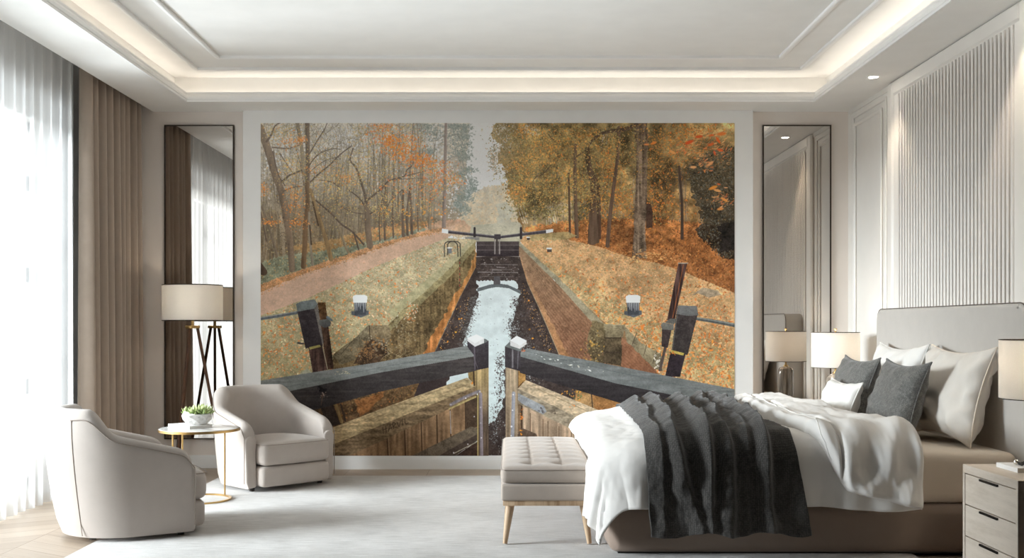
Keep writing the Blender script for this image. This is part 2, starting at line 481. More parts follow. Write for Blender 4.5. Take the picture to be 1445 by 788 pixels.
    poly([(740, 300), (800, 286), (880, 286), (880, 330), (800, 334), (742, 332)], (150, 138, 112), (154, 124, 84), amp=.2, wob=5, alpha=.7)
    for _ in range(60):
        x = 735 + rng.random() * 260; yb = 325 + rng.random() * 8; w = .8 + rng.random() * 1.8
        t = rng.random()
        stroke([(x, yb), (x + rng.normal() * 3, yb - 40), (x + rng.normal() * 6, yb - 90)], w, w * .6, (88 + 50 * t, 72 + 50 * t, 54 + 46 * t), alpha=.7)
    for k in range(7):
        stroke([(772 + 2.6 * k, 322), (770 + 2 * k + rng.normal() * 3, 290)], 1.1, .7, (188, 178, 156), alpha=.8)
    for k in range(3):
        stroke([(744 - 3 * k, 315), (738 - 5 * k, 288)], 1.2, .7, (206, 200, 184), alpha=.8)
    # bracken slope
    poly([(744, 320), (800, 312), (860, 308), (940, 310), (1040, 320), (1040, 420), (960, 384), (880, 366), (800, 340), (744, 336)], (168, 106, 56), (128, 80, 44), amp=.3, wob=5)
    dabs(3400, in_poly([(790, 312), (860, 308), (940, 310), (1037, 330), (1037, 425), (960, 386), (880, 362), (800, 338)]), [(182, 108, 50), (146, 84, 40), (198, 128, 64), (110, 64, 34), (166, 118, 68), (92, 56, 34)], (.7, 2.0), .5, .75)
    # crowns: olive masses, then amber and orange leaves
    crown = [(735, 190, 18, 10), (760, 200, 22, 14), (740, 225, 16, 14), (728, 255, 10, 10), (760, 250, 22, 16), (790, 220, 26, 20), (800, 190, 30, 10), (830, 230, 22, 20), (790, 270, 26, 14), (750, 285, 16, 10), (840, 275, 22, 12), (870, 200, 22, 18), (880, 250, 18, 18), (905, 215, 16, 22), (760, 300, 18, 8), (820, 300, 22, 8)]
    dabs(9000, clumps(crown), [(116, 102, 58), (98, 84, 50), (140, 122, 70), (128, 108, 64), (156, 128, 66), (84, 72, 46), (150, 140, 92)], (.7, 1.8), .6, .8)
    dabs(700, clumps([(704, 190, 7, 8), (700, 215, 6, 6), (698, 236, 4, 6), (712, 205, 6, 12), (694, 222, 3, 5)]), [(128, 120, 92), (150, 138, 104), (104, 98, 76), (176, 132, 84)], (.6, 1.2), .65, .8)
    dabs(500, clumps([(712, 182, 10, 5), (716, 200, 8, 8), (745, 182, 6, 3), (750, 186, 5, 3), (852, 196, 3, 6), (706, 245, 5, 6)]), [(200, 198, 192)], (.5, 1.1), .7, .8, .04)
    dabs(2300, clumps([(745, 185, 12, 7), (770, 205, 16, 8), (800, 200, 20, 10), (735, 235, 12, 10), (760, 225, 18, 10), (730, 270, 8, 8), (830, 190, 16, 8), (800, 250, 18, 14), (840, 300, 18, 10)]), [(206, 142, 58), (192, 128, 54), (216, 158, 72), (178, 130, 66), (212, 122, 48)], (.6, 1.5), .6, .85)
    sl = np.s_[: int((345 - Y0) * S), int((690 - X0) * S):]
    lum = 1 + (.45 * n40[sl] + .45 * n16[sl] + .2 * n6[sl]) * np.clip((gx[sl] - 722) / 22, 0, 1)
    img[sl] = np.clip(np.where((img[sl].mean(-1) < .72)[..., None], img[sl] * lum[..., None], img[sl]), 0, 1)
    warm = [(870, 250, 9, 24), (880, 290, 10, 14), (930, 205, 18, 14), (930, 240, 16, 16), (925, 275, 18, 14), (950, 295, 22, 9), (850, 290, 12, 12), (965, 190, 20, 10), (990, 185, 16, 8), (860, 235, 8, 14), (915, 300, 10, 10), (975, 215, 16, 14)]
    dabs(5200, clumps(warm), [(204, 126, 46), (190, 112, 44), (214, 144, 56), (168, 116, 58), (150, 112, 60), (216, 108, 42), (120, 96, 58), (138, 122, 74)], (.6, 1.9), .45, .85)
    # trunks on the right
    TR = (104, 82, 62)
    stroke([(804, 330), (803, 285), (802, 245)], 3.4, 2.4, (82, 62, 48))
    stroke([(814, 334), (812, 290), (811, 240), (812, 205)], 5.4, 4.2, (98, 76, 58))
    poly([(829, 344), (831, 300), (833, 262), (824, 218), (831, 208), (836, 240), (846, 262), (848, 300), (845, 342), (837, 346)], (86, 66, 50), amp=.2, noise=ngrain_v, wob=.5)
    stroke([(846, 336), (846, 305)], 4, 4, (76, 54, 40))
    stroke([(857, 347), (860, 310), (866, 262), (872, 215), (873, 180)], 5.6, 4.4, (96, 74, 58))
    stroke([(826, 212), (834, 200), (846, 190), (862, 185), (880, 183), (898, 176)], 3.0, 5.6, (82, 64, 50))
    stroke([(826, 212), (812, 222)], 3, 1.4, (88, 70, 52))
    stroke([(774, 190), (780, 197), (790, 200)], 1.4, 1, (74, 56, 44)); stroke([(778, 232), (766, 246), (756, 250), (748, 262)], 2, 1, (90, 72, 50))
    poly([(911, 322), (911, 288), (918, 288), (921, 300), (920, 321)], (74, 52, 40), amp=.2)
    stroke([(962, 336), (962, 290), (958, 235)], 4.6, 3, (70, 54, 44))
    poly([(891, 366), (894, 330), (895, 290), (897, 250), (898, 205), (894, 186), (902, 172), (913, 172), (914, 200), (913, 250), (912, 290), (910, 330), (913, 367), (906, 364)], (116, 94, 74), (124, 104, 84), amp=.26, noise=ngrain_v + fb, wob=.6)
    dabs(90, in_poly([(894, 360), (896, 290), (911, 290), (911, 362)]), [(92, 74, 58), (138, 118, 94), (150, 128, 100)], (1, 2.4), .4, .6, aim=0)
    dabs(420, clumps([(905, 235, 8, 14), (906, 205, 8, 10), (900, 180, 8, 5), (835, 285, 10, 8), (812, 262, 8, 10), (840, 205, 9, 5)]), [(140, 122, 76), (158, 136, 84), (196, 136, 62), (120, 104, 64)], (.7, 1.6), .55, .85)
    dabs(2600, clumps([(760, 195, 22, 12), (800, 205, 26, 14), (838, 215, 16, 16), (870, 205, 14, 18), (790, 255, 24, 14), (765, 275, 14, 14), (835, 265, 14, 14), (750, 235, 14, 14)]), [(150, 132, 78), (170, 146, 84), (126, 110, 66), (196, 140, 66), (208, 152, 76)], (.7, 1.7), .55, .85)
    # dark holly on the right edge and the big near leaves
    HB = [(968, 236), (1000, 214), (1040, 205), (1040, 366), (1016, 362), (1000, 345), (985, 330), (990, 300), (975, 270)]
    poly(HB, (86, 76, 56), (40, 34, 28), amp=.36, wob=6, alpha=.88, vert=(225, 340))
    dabs(2400, in_poly(HB), [(96, 96, 84), (58, 54, 42), (74, 68, 50), (34, 30, 26), (120, 116, 100), (112, 88, 52)], (.7, 2.2), .4, .75)
    poly([(1012, 320), (1040, 310), (1040, 352), (1018, 356)], (28, 24, 22), amp=.3, wob=5, alpha=.8)
    dabs(420, clumps([(975, 205, 14, 10), (1000, 195, 18, 10), (1020, 215, 12, 10), (990, 230, 12, 8), (1018, 282, 10, 6)]), [(196, 134, 76), (216, 156, 96), (150, 112, 70), (206, 110, 60)], (1, 3.2), .32, .85, aim=-.5)
    for x, y, r, a, c in [(972, 201, 7, -.5, (208, 78, 32)), (986, 193, 6, -.3, (206, 80, 34)), (1013, 198, 6, .9, (214, 92, 36)), (1018, 189, 7, -.25, (220, 112, 44)), (1003, 204, 5, -.6, (206, 90, 40)), (1004, 191, 4, -.2, (216, 96, 40)), (1016, 212, 5, .2, (214, 90, 40)), (1033, 193, 6, -.6, (206, 86, 40)), (1034, 209, 5, .1, (200, 66, 34)), (1008, 216, 4, 1.2, (210, 84, 40)), (1002, 231, 6, -.7, (224, 150, 92)), (978, 236, 5, 0, (226, 156, 96)), (1006, 265, 7, -.5, (216, 132, 46)), (1014, 260, 3, .2, (216, 92, 36)), (1012, 269, 6, .15, (222, 150, 84)), (1030, 258, 7, -.4, (220, 142, 62)), (1022, 282, 6, .4, (216, 140, 64)), (1033, 268, 6, -.2, (222, 160, 90)), (949, 215, 5, .4, (222, 150, 80)), (1016, 295, 5, -.3, (206, 132, 64)), (994, 242, 2.5, 1.3, (220, 130, 60)), (1024, 265, 3, 0, (226, 150, 100)), (922, 202, 5, -.4, (220, 120, 46)), (912, 204, 4, -.1, (214, 122, 60))]:
        k, m = stamp(r, r * .36, a)
        cx, cy = int((x - X0) * S), int((y - Y0) * S)
        if 0 <= cx - k and cx + k < W and 0 <= cy - k and cy + k < H:
            reg = img[cy - k:cy + k + 1, cx - k:cx + k + 1]; reg[...] = reg * (1 - m) + c3(c) * m

    # ---------------------------------------------------------------- right bank under fallen leaves
    RG = [(733, 340), (742, 332), (800, 338), (850, 350), (890, 364), (930, 372), (965, 384), (1040, 415), (1040, 556), (930, 530), (909, 490), (880, 460), (856, 458), (812, 418), (782, 388), (756, 365)]
    poly(RG, (188, 148, 102), (178, 146, 100), amp=.20, wob=1.2, noise=fb + n40 * .5)
    poly([(742, 331), (800, 327), (815, 333), (800, 338), (748, 340)], (158, 142, 96), amp=.15, wob=2, alpha=.8)
    poly([(760, 366), (812, 417), (856, 457), (884, 459), (930, 500), (960, 530), (1040, 556), (1040, 500), (960, 470), (900, 440), (840, 410)], (166, 148, 104), (152, 138, 92), amp=.24, wob=6, alpha=.7)
    dabs(4600, in_poly(RG), [(204, 146, 92), (186, 120, 64), (212, 160, 108), (160, 122, 78), (222, 182, 138), (136, 98, 62), (160, 144, 100), (206, 160, 128)], (.6, 1.7), .45, .85, aim=0)
    dabs(2300, in_poly(RG, lambda x, y: (y - 350) / 140), [(220, 128, 58), (226, 144, 76), (204, 104, 46), (228, 176, 126), (190, 106, 54), (140, 92, 54)], (1, 2.6), .45, .85)
    dabs(70, in_poly(RG, lambda x, y: (y - 430) / 90), [(226, 128, 48), (230, 146, 70)], (2, 4), .5, .9)
    dabs(260, blob(912, 362, 26, 5), [(214, 170, 106), (196, 140, 82), (160, 104, 58)], (1, 2.4), .4, .8, aim=0)
    poly([(974, 418), (992, 406), (1012, 410), (1018, 416), (1000, 420), (985, 414)], (146, 128, 104), amp=.25, wob=1)
    # coping of the right wall
    poly([(732, 340), (756, 363), (782, 386), (812, 416), (852, 457), (881, 459), (884, 466), (853, 474), (846, 468), (826, 448), (787, 401), (756, 372), (732, 348)], (158, 150, 124), (134, 122, 96), amp=.18, wob=1.2)
    # right wall, brick
    RWALL = [(732, 347), (756, 371), (787, 401), (832, 452), (852, 472), (856, 520), (820, 512), (800, 505), (787, 498), (761, 437), (744, 400), (732, 368)]
    poly(RWALL, (150, 124, 94), (122, 84, 60), amp=.18, vert=(345, 480))
    for k in range(26):                         # courses of brick running with the wall
        t = (k + .5) / 26
        stroke([(732, 347 + 21 * t), (770, 386 + 76 * t - 10 * t), (852, 472 + 90 * t)], .35, 1.0, (98, 66, 48) if k % 2 else (160, 118, 88), alpha=.34)
    r = inside(RWALL)
    if r is not None:
        pass
    dabs(900, in_poly(RWALL), [(150, 108, 80), (104, 72, 52), (132, 96, 70), (168, 130, 98)], (.7, 2.0), .4, .5, aim=.9)
    poly([(732, 356), (744, 390), (766, 430), (800, 500), (815, 512), (787, 502), (761, 437), (744, 400), (732, 370)], (166, 128, 92), (164, 116, 72), amp=.2, wob=1.5, alpha=.75)
    stroke([(732, 368), (744, 400), (761, 437), (787, 498)], 1, 2, (140, 132, 108), alpha=.8)
    # stone quoins and the brick return beside the gate
    poly([(836, 452), (852, 457), (853, 474), (850, 514), (836, 512), (828, 490), (832, 466)], (106, 92, 64), (84, 70, 48), amp=.32, wob=2)
    dabs(160, blob(838, 490, 7, 14), [(150, 136, 96), (92, 78, 52), (196, 146, 60), (66, 54, 38)], (.9, 2), .7, .7)
    poly([(852, 459), (881, 460), (878, 478), (854, 477)], (124, 112, 86), (104, 92, 68), amp=.25, wob=.8)
    poly([(853, 477), (877, 477), (876, 516), (850, 512)], (92, 78, 56), (70, 58, 42), amp=.3, wob=1)
    stroke([(853, 477), (878, 477)], 1.2, 1.2, (52, 42, 32)); stroke([(853, 497), (876, 498)], 1, 1, (58, 46, 36))
    poly([(877, 476), (886, 482), (926, 520), (924, 540), (876, 524)], (140, 96, 68), (128, 84, 58), amp=.16, wob=.8)
    for k in range(9):
        stroke([(877, 482 + 5 * k), (925, 526 + 5 * k)], .6, .6, (104, 68, 50), alpha=.6)
    poly([(880, 460), (906, 484), (932, 500), (934, 524), (922, 520), (884, 482)], (136, 124, 96), (120, 108, 82), amp=.24, wob=1.5)
    for a, b in (((898, 470), (892, 486)), ((912, 487), (908, 502)), ((926, 497), (921, 512))):
        stroke([a, b], 1, .8, (74, 62, 46))
    dabs(30, blob(927, 512, 3, 6), [(214, 206, 190)], (1, 2), .6, .8)

    # ---------------------------------------------------------------- water of the lock
    WAT = [(672, 362), (733, 362), (744, 400), (761, 437), (787, 498), (800, 530), (860, 560), (880, 610), (712, 643), (689, 643), (640, 560), (583, 562), (614, 496), (650, 418), (671, 378)]
    poly(WAT, (66, 55, 50), (58, 47, 43), amp=.14, noise=n6 + n2 * .6)
    LIGHT = [(673, 396), (728, 396), (733, 414), (728, 432), (722, 462), (720, 492), (713, 520), (712, 560), (706, 580), (698, 592), (688, 600), (680, 560), (645, 560), (628, 548), (640, 520), (654, 500), (655, 474), (662, 458), (668, 440), (674, 418)]
    poly(LIGHT, (190, 198, 196), (178, 190, 188), amp=.03, wob=3, noise=n16 + n6)
    # leafy reflections along the edges of the bright water
    dabs(900, clumps([(668, 428, 4, 6), (664, 445, 4, 6), (657, 470, 4, 8), (652, 492, 4, 8), (655, 455, 4, 8)]), [(64, 54, 50), (84, 78, 74), (110, 112, 108)], (.6, 1.5), .5, .8, aim=0)
    dabs(1600, clumps([(728, 428, 4, 4), (733, 440, 5, 6), (726, 458, 5, 6), (730, 470, 8, 6), (724, 465, 5, 8), (742, 480, 7, 6), (745, 495, 7, 6), (706, 512, 4, 8), (708, 535, 4, 10), (706, 560, 5, 8), (703, 585, 6, 8), (696, 605, 7, 6), (700, 625, 8, 9), (744, 530, 8, 5), (758, 535, 8, 5)]), [(60, 50, 48), (76, 70, 66), (96, 94, 92), (52, 42, 40)], (.6, 1.5), .6, .85)
    dabs(240, clumps([(740, 492, 6, 6), (728, 468, 4, 8), (700, 618, 8, 12), (752, 532, 9, 4), (700, 590, 7, 8)]), [(176, 186, 184), (150, 158, 156)], (.5, 1.1), .7, .8)
    # ripples, the white line of foam, leaves on the surface
    stroke([(672, 362), (700, 360.5), (733, 362)], 1.6, 1.6, (166, 158, 150), alpha=.9)
    for y, a, b, al in ((373, 678, 730, .5), (384, 674, 730, .7), (380, 694, 722, .4), (377, 700, 712, .8), (381, 694, 708, .6), (390, 676, 726, .3)):
        stroke([(a, y), (b, y + .8)], .9, .7, (170, 166, 162), alpha=al)
    dabs(160, in_poly([(672, 364), (732, 364), (733, 396), (672, 396)]), [(120, 110, 104), (160, 152, 146), (40, 34, 34)], (.5, 1.6), .3, .8, aim=0)
    poly([(673, 407), (690, 402), (701, 400), (716, 402), (734, 410), (736, 416), (718, 407), (701, 405), (690, 407), (673, 412)], (88, 92, 92), amp=.1)
    poly([(697, 390), (705, 390), (706, 402), (696, 402)], (78, 74, 74), amp=.1)
    dabs(230, in_poly([(738, 400), (757, 436), (786, 497), (770, 497), (748, 450), (734, 412)]), [(170, 150, 126), (216, 150, 60), (140, 120, 104)], (.4, 1.0), .6, .85)
    dabs(110, in_poly([(652, 420), (666, 420), (650, 470), (620, 500), (622, 482)]), [(196, 160, 116), (220, 150, 50), (150, 130, 110)], (.4, 1.0), .6, .85)
    for x, y in ((748, 465), (752, 478), (753, 491), (776, 493), (592, 547), (605, 543), (632, 483), (643, 469), (649, 450), (746, 425)):
        dabs(3, blob(x, y, 1, .6), [(228, 160, 44), (220, 140, 50)], (.9, 1.8), .55)
    dabs(40, in_poly([(660, 420), (715, 420), (712, 520), (660, 520)]), [(132, 140, 140), (110, 112, 110)], (.4, 1.4), .3, .7, aim=0)

    # ---------------------------------------------------------------- far gate
    poly([(672, 341), (732, 341), (732, 362), (672, 362)], (74, 64, 62), (48, 40, 42), amp=.12)
    for y in (346, 353): stroke([(672, y), (732, y)], .9, .9, (120, 108, 104), alpha=.7)
    for x in (698, 704.5): stroke([(x, 334), (x, 358)], 2, 2, (150, 142, 134), alpha=.85)
    stroke([(701, 336), (701, 358)], 2.6, 2.6, (70, 60, 58))
    stroke([(630, 327), (702, 335)], 4.2, 3.6, (64, 58, 62)); stroke([(630, 325.6), (702, 333.5)], 1, .8, (120, 116, 118))
    stroke([(704, 335), (770, 327)], 3.4, 4.4, (66, 60, 64)); stroke([(704, 333.5), (770, 325)], .8, 1, (118, 114, 116))
    poly([(623, 322.5), (632, 324), (632, 330), (623, 328.5)], (220, 218, 212), amp=.03)
    poly([(770, 324.5), (780, 323), (780, 327.5), (770, 329.5)], (224, 222, 216), amp=.03)
    poly([(697, 331), (706, 331), (706, 338), (697, 338)], (60, 54, 56), amp=.1)
    stroke([(669.5, 322), (669.5, 336)], 3.0, 3.4, (52, 46, 46)); stroke([(735, 322), (735, 336)], 3.4, 3.6, (58, 48, 48))
    poly([(656, 334), (676, 335), (676, 340), (668, 338), (656, 337)], (126, 122, 116), amp=.1)
    # mooring loops, chain and bollards
    for dx in (0, 4.5):
        stroke([(627 + dx, 362 - dx * .6), (627 + dx, 346), (629 + dx, 342.5), (633 + dx, 341), (640 + dx, 341), (644 + dx, 343.5), (645.5 + dx * .8, 348), (646 + dx * .8, 362)], 1.2, 1.2, (58, 54, 48))
    poly([(632, 350), (637, 350), (637, 358), (632, 358)], (110, 112, 114), amp=.1); stroke([(632, 350), (637, 350)], 2, 2, (206, 206, 202))
    for k in range(10): stroke([(648.5, 366 + 4 * k), (648.5, 368 + 4 * k)], 1.1, 1.1, (140, 44, 44) if k % 2 else (60, 44, 38))
    poly([(772, 351), (778, 351), (778, 356), (771.5, 356)], (72, 62, 56), amp=.1); stroke([(772, 350.8), (777.4, 350.8)], 2.4, 2.4, (222, 220, 214))
    poly([(743, 335), (747, 335), (747, 339), (743, 339)], (72, 62, 56), amp=.1); stroke([(743, 335), (747, 335)], 1.6, 1.6, (214, 212, 206))
    def bollard(x, y, w):
        poly([(x - w * .62, y + w * .72), (x + w * .62, y + w * .66), (x + w * .6, y + w * .95), (x + w * .05, y + w * 1.16), (x - w * .62, y + w * .95)], (84, 86, 88), amp=.12)
        poly([(x - w * .45, y), (x + w * .45, y), (x + w * .42, y + w * .95), (x - w * .38, y + w * .98)], (64, 66, 70), amp=.1)
        for k in range(7):
            xx = x - w * .36 + w * .12 * k
            stroke([(xx, y + .1 * w), (xx + .3, y + (.35 + .5 * rng.random()) * w)], 1.1, .5, (206, 206, 204), alpha=.8)
        poly([(x - w * .52, y - w * .34), (x - w * .3, y - w * .44), (x + w * .3, y - w * .44), (x + w * .52, y - w * .34), (x + w * .48, y + w * .12), (x - w * .48, y + w * .12)], (232, 231, 227), amp=.03)
    bollard(508, 425, 20); bollard(893, 425, 20)

    # ---------------------------------------------------------------- paddle gear, left and right
    stroke([(366, 450), (392, 446), (420, 441)], 4.6, 4.4, (84, 88, 90)); stroke([(366, 448.6), (420, 439.6)], 1, 1, (140, 142, 140))
    poly([(448, 427), (459, 427), (471, 520), (461, 522)], (112, 78, 42), (66, 46, 34), amp=.3, noise=ngrain_v + fb, vert=(427, 462))
    poly([(435, 490), (455, 486), (462, 522), (441, 526)], (60, 42, 36), amp=.25, noise=ngrain_v + fb)
    stroke([(455, 489), (462, 521)], 1.4, 1.2, (140, 128, 104))
    poly([(419, 438), (443, 434), (455, 487), (431, 492)], (54, 47, 48), (44, 37, 38), amp=.2)
    poly([(443, 434), (448, 429), (456.5, 484), (455, 488)], (96, 90, 84), amp=.2)
    poly([(417.5, 429), (425, 425.5), (444, 422.5), (448, 429), (443.5, 435.5), (419.5, 440)], (102, 108, 106), amp=.14)
    poly([(436, 490), (451, 486.5), (452.5, 489.5), (437, 493.5)], (146, 134, 74), amp=.12)
    poly([(450, 452), (462, 450), (467, 454), (466, 460), (458, 463), (451, 459)], (92, 94, 90), (66, 64, 62), amp=.12)
    stroke([(462, 448), (468, 452)], 4, 3, (96, 106, 110)); stroke([(420, 484), (428, 485)], 2, 2, (56, 54, 58))
    stroke([(984, 450), (1010, 454), (1040, 460)], 4.6, 5.2, (84, 88, 86)); stroke([(984, 448.5), (1040, 458.4)], 1, 1, (142, 144, 138))
    poly([(957, 371), (969.5, 371), (952, 450), (941, 452)], (78, 56, 50), (54, 38, 36), amp=.3, noise=ngrain_v)
    stroke([(964, 374), (949, 448)], 1, 1.4, (156, 88, 46), alpha=.8); stroke([(957, 371.5), (970, 371.5)], 1.6, 1.6, (150, 140, 126))
    stroke([(939, 489), (931, 522)], 4, 4, (76, 64, 58)); poly([(934, 462), (948, 462), (942, 491), (933, 489)], (56, 46, 44), amp=.2)
    poly([(932, 459), (935, 455), (950, 458), (950, 466), (934, 465)], (112, 110, 102), (84, 82, 76), amp=.12)
    poly([(938, 455), (945, 450), (954, 450), (951, 458)], (92, 90, 84), amp=.12)
    poly([(946, 496), (967, 500), (959, 532), (938, 532)], (44, 36, 40), amp=.2)
    poly([(954, 443), (984, 444), (970, 501), (947, 497)], (66, 58, 56), (50, 44, 42), amp=.2)
    stroke([(955, 445), (948, 496)], 1.4, 1.2, (92, 88, 80))
    poly([(956.5, 431), (983, 432), (985, 445), (970, 446), (954, 443)], (100, 100, 98), amp=.14)
    poly([(947, 494), (965, 498.5), (964, 502), (946, 497.5)], (170, 150, 70), amp=.2); dabs(8, blob(949, 500, 2, 1.5), [(206, 120, 44)], (1, 1.6), .6)
    poly([(419, 530), (433, 520), (440, 526), (430, 534)], (150, 148, 124), amp=.1)

    # ---------------------------------------------------------------- behind the near gates
    poly([(440, 572), (535, 552), (591, 541), (583, 562), (535, 582), (470, 606), (452, 590)], (98, 74, 46), (84, 60, 38), amp=.34, wob=1)
    dabs(200, in_poly([(470, 566), (588, 543), (580, 560), (535, 580), (475, 600)]), [(60, 48, 34), (130, 104, 60), (150, 92, 44)], (.8, 2), .6, .6)
    poly([(500, 566), (545, 552), (520, 580), (506, 588)], (160, 98, 48), amp=.3, wob=3, alpha=.6)
    poly([(452, 575), (470, 571), (480, 598), (462, 604)], (46, 36, 30), amp=.2); stroke([(474, 572), (482, 596)], 4, 4, (116, 92, 56)); stroke([(481, 571), (487, 594)], 2.4, 2.4, (50, 38, 28))
    poly([(560, 545), (631, 527), (628, 545), (590, 562), (583, 562), (591, 541)], (50, 40, 38), amp=.1)
    poly([(812, 548), (835, 556), (838, 580), (812, 570)], (146, 112, 70), amp=.25, wob=1); poly([(835, 556), (900, 576), (900, 600), (838, 580)], (140, 100, 56), (150, 96, 52), amp=.25, wob=1)
    stroke([(834, 554), (836, 576)], 1.6, 1.4, (60, 46, 34)); dabs(40, blob(815, 558, 5, 6), [(96, 106, 60), (180, 120, 60), (220, 150, 50)], (.8, 1.6), .6)
    dabs(8, blob(800, 556, 5, 3), [(222, 150, 50)], (.8, 1.4), .6)

    # ---------------------------------------------------------------- near gate, left leaf
    wood = ngrain_v
    poly([(535, 622), (672, 556), (674, 606), (600, 645), (366, 690)], (134, 104, 74), (110, 84, 58), amp=.22, noise=vnoise(3, 40) + fb * .5)
    for x, y in ((546, 618), (570.5, 606), (594, 596), (616, 585), (635, 576), (656, 566)):
        stroke([(x, y), (x + 1.5, 645)], 1.4, 1.6, (62, 44, 30))
        stroke([(x + 2.2, y), (x + 3.4, 645)], 1.2, 1.2, (150, 122, 92), alpha=.5)
    stroke([(635, 580), (636, 612)], .9, .9, (190, 186, 180), alpha=.9)
    poly([(656, 566), (673, 558), (673, 602), (657, 610)], (70, 54, 40), amp=.2)
    poly([(578, 645), (664, 602), (673, 604), (673, 614), (616, 645)], (98, 86, 70), (84, 72, 58), amp=.24, noise=fb)
    poly([(616, 645), (673, 613), (673, 622), (640, 645)], (66, 54, 46), amp=.2)
    poly([(640, 645), (673, 623), (673, 645)], (58, 42, 34), amp=.2)
    stroke([(640, 640), (672, 624)], 1.4, 1.4, (146, 138, 120))
    long_n = np.roll(n2, 3, axis=1) * .5 + vnoise(26, 2.4) * .6 + fb * .5
    poly([(366, 644), (468, 604), (535, 578), (659, 533), (672, 546), (535, 602), (468, 629), (366, 672)], (158, 138, 102), (150, 126, 88), amp=.24, noise=long_n)
    poly([(468, 628), (535, 601), (672, 545), (673, 558), (535, 624), (489, 645), (366, 700)], (112, 92, 66), (102, 82, 58), amp=.26, noise=long_n)
    for k in range(9):
        x = 480 + 20 * k; y = 604 - (x - 468) * .36 + rng.normal() * 5
        stroke([(x, y + 8), (x + 26, y - 2)], .7, .5, (96, 74, 50), alpha=.6)
    # letters cut into the rail
    cut = (58, 44, 32)
    for pts in ([(541, 612), (540, 603)], [(545, 610), (544, 601)], [(540, 607), (545, 605)], [(548, 609), (550, 600), (553, 606)], [(549, 605), (552, 604)], [(555, 605), (554, 597), (558, 598), (555, 602), (559, 603)], [(560, 596), (563, 602), (565, 594)], [(568, 600), (567, 593)], [(571, 591), (572, 598), (576, 597)]):
        stroke(pts, 1.3, 1.2, cut, alpha=.7)
    # head post of the left leaf with its strap
    poly([(670, 520), (689, 518), (689, 645), (674, 645), (674, 556), (670, 546)], (148, 126, 84), (88, 72, 58), amp=.24, noise=vnoise(2, 30) + fb * .4, vert=(530, 590))
    poly([(660, 526), (670, 523), (671, 545), (661, 534)], (128, 104, 62), amp=.2); stroke([(668, 524), (669, 544)], 1.8, 1.8, (50, 36, 28))
    stroke([(674, 558), (674, 645)], 1.6, 1.6, (170, 150, 92)); stroke([(678, 556), (679.5, 645)], 4.4, 4.4, (124, 114, 118))
    stroke([(636, 571), (655, 561), (676, 552)], 4.2, 4, (112, 104, 106)); stroke([(634, 577), (655, 567), (671, 560)], 2.6, 2.4, (156, 138, 88))
    for p in ((636, 571), (657, 562), (677, 553), (678, 575), (678, 597), (679, 618), (660, 627), (640, 639), (669, 588)):
        dabs(2, lambda p=p: p, [(206, 200, 200), (168, 160, 164)], (.8, 1.2), 1.)
    dabs(3, blob(666.5, 540.5, .5, .5), [(226, 130, 40)], (1, 1.5), .8)
    # balance beam, left
    poly([(366, 560), (409, 551), (535, 525), (669, 502), (672, 523), (660, 526), (535, 553), (450, 577), (366, 594)], (62, 56, 54), (44, 39, 38), amp=.20, noise=vnoise(30, 2.2) * .5 + fb * .5)
    poly([(366, 537.5), (400, 532), (535, 511), (659, 488), (669, 503), (535, 526), (409, 552), (366, 560)], (116, 118, 114), (104, 106, 102), amp=.16, noise=vnoise(30, 2.2) * .5 + fb * .5)
    stroke([(366, 552), (409, 545), (535, 519), (664, 496)], .8, .8, (86, 92, 90), alpha=.7)
    dabs(14, blob(483, 526, 6, 1.2), [(190, 176, 140), (150, 146, 130)], (1, 2.4), .4, .8, aim=-.1)
    dabs(30, blob(454.5, 552, 3, 2.4), [(30, 24, 26), (20, 16, 18)], (1, 2.2), .8); dabs(14, blob(456, 557, 2.5, 2.5), [(130, 108, 96), (96, 70, 58)], (.8, 1.6), .6); stroke([(455, 558), (453, 572)], 2, 1, (92, 66, 52), alpha=.6)
    poly([(659, 480), (670, 488), (689, 481), (689, 519), (669, 523), (668, 501), (659, 489)], (60, 54, 58), (46, 40, 42), amp=.16)
    stroke([(669, 490), (670, 522)], 2.2, 1.8, (92, 84, 90), alpha=.8); stroke([(668, 503), (674, 520)], 1, 1, (110, 100, 104), alpha=.5)
    poly([(670, 489), (682, 485), (689, 481), (684, 478), (668, 483)], (96, 100, 98), amp=.1)
    poly([(659, 477.5), (672, 472), (682.5, 477), (682.5, 484), (670, 489.5), (659, 481)], (196, 195, 192), amp=.03)
    poly([(659, 477.5), (672, 472), (682.5, 477), (670, 484.5)], (228, 227, 224), amp=.03)

    # ---------------------------------------------------------------- near gate, right leaf
    poly([(728, 566), (816, 608), (1040, 700), (1040, 645), (728, 645)], (166, 142, 116), (150, 124, 98), amp=.2, noise=vnoise(3, 40) + fb * .4)
    for x in (748, 766, 773, 788.5, 806): stroke([(x, 575 + (x - 730) * .46), (x, 645)], 1.2, 1.4, (96, 76, 58))
    poly([(729, 568), (737, 572), (737, 612), (729, 612)], (118, 94, 70), amp=.2); stroke([(736, 572), (736, 606)], 2, 2, (60, 44, 32))
    poly([(728, 617), (736, 604), (756, 612), (760, 620)], (92, 74, 60), amp=.2)
    poly([(730, 547), (831, 597), (1040, 698), (1040, 716), (814, 609), (729, 569)], (142, 128, 106), (128, 116, 96), amp=.22, noise=long_n)
    poly([(741, 536), (857, 584), (1040, 674), (1040, 700), (832, 598), (730, 548)], (176, 156, 126), (168, 146, 114), amp=.2, noise=long_n)
    for k in range(6): stroke([(745 + 14 * k, 543 + 6.2 * k), (775 + 14 * k, 557 + 6.2 * k)], .7, .5, (124, 102, 74), alpha=.6)
    dabs(12, blob(782, 581, 2.5, 1.6), [(104, 92, 76), (84, 72, 60)], (1.2, 2.2), .6, .7)
    poly([(727, 553), (735, 557), (767, 573), (771, 581), (766, 585), (735, 569), (728, 562)], (136, 138, 140), amp=.14); dabs(8, blob(765, 578, 2, 2), [(60, 56, 56), (96, 92, 92)], (1.2, 2), .8)
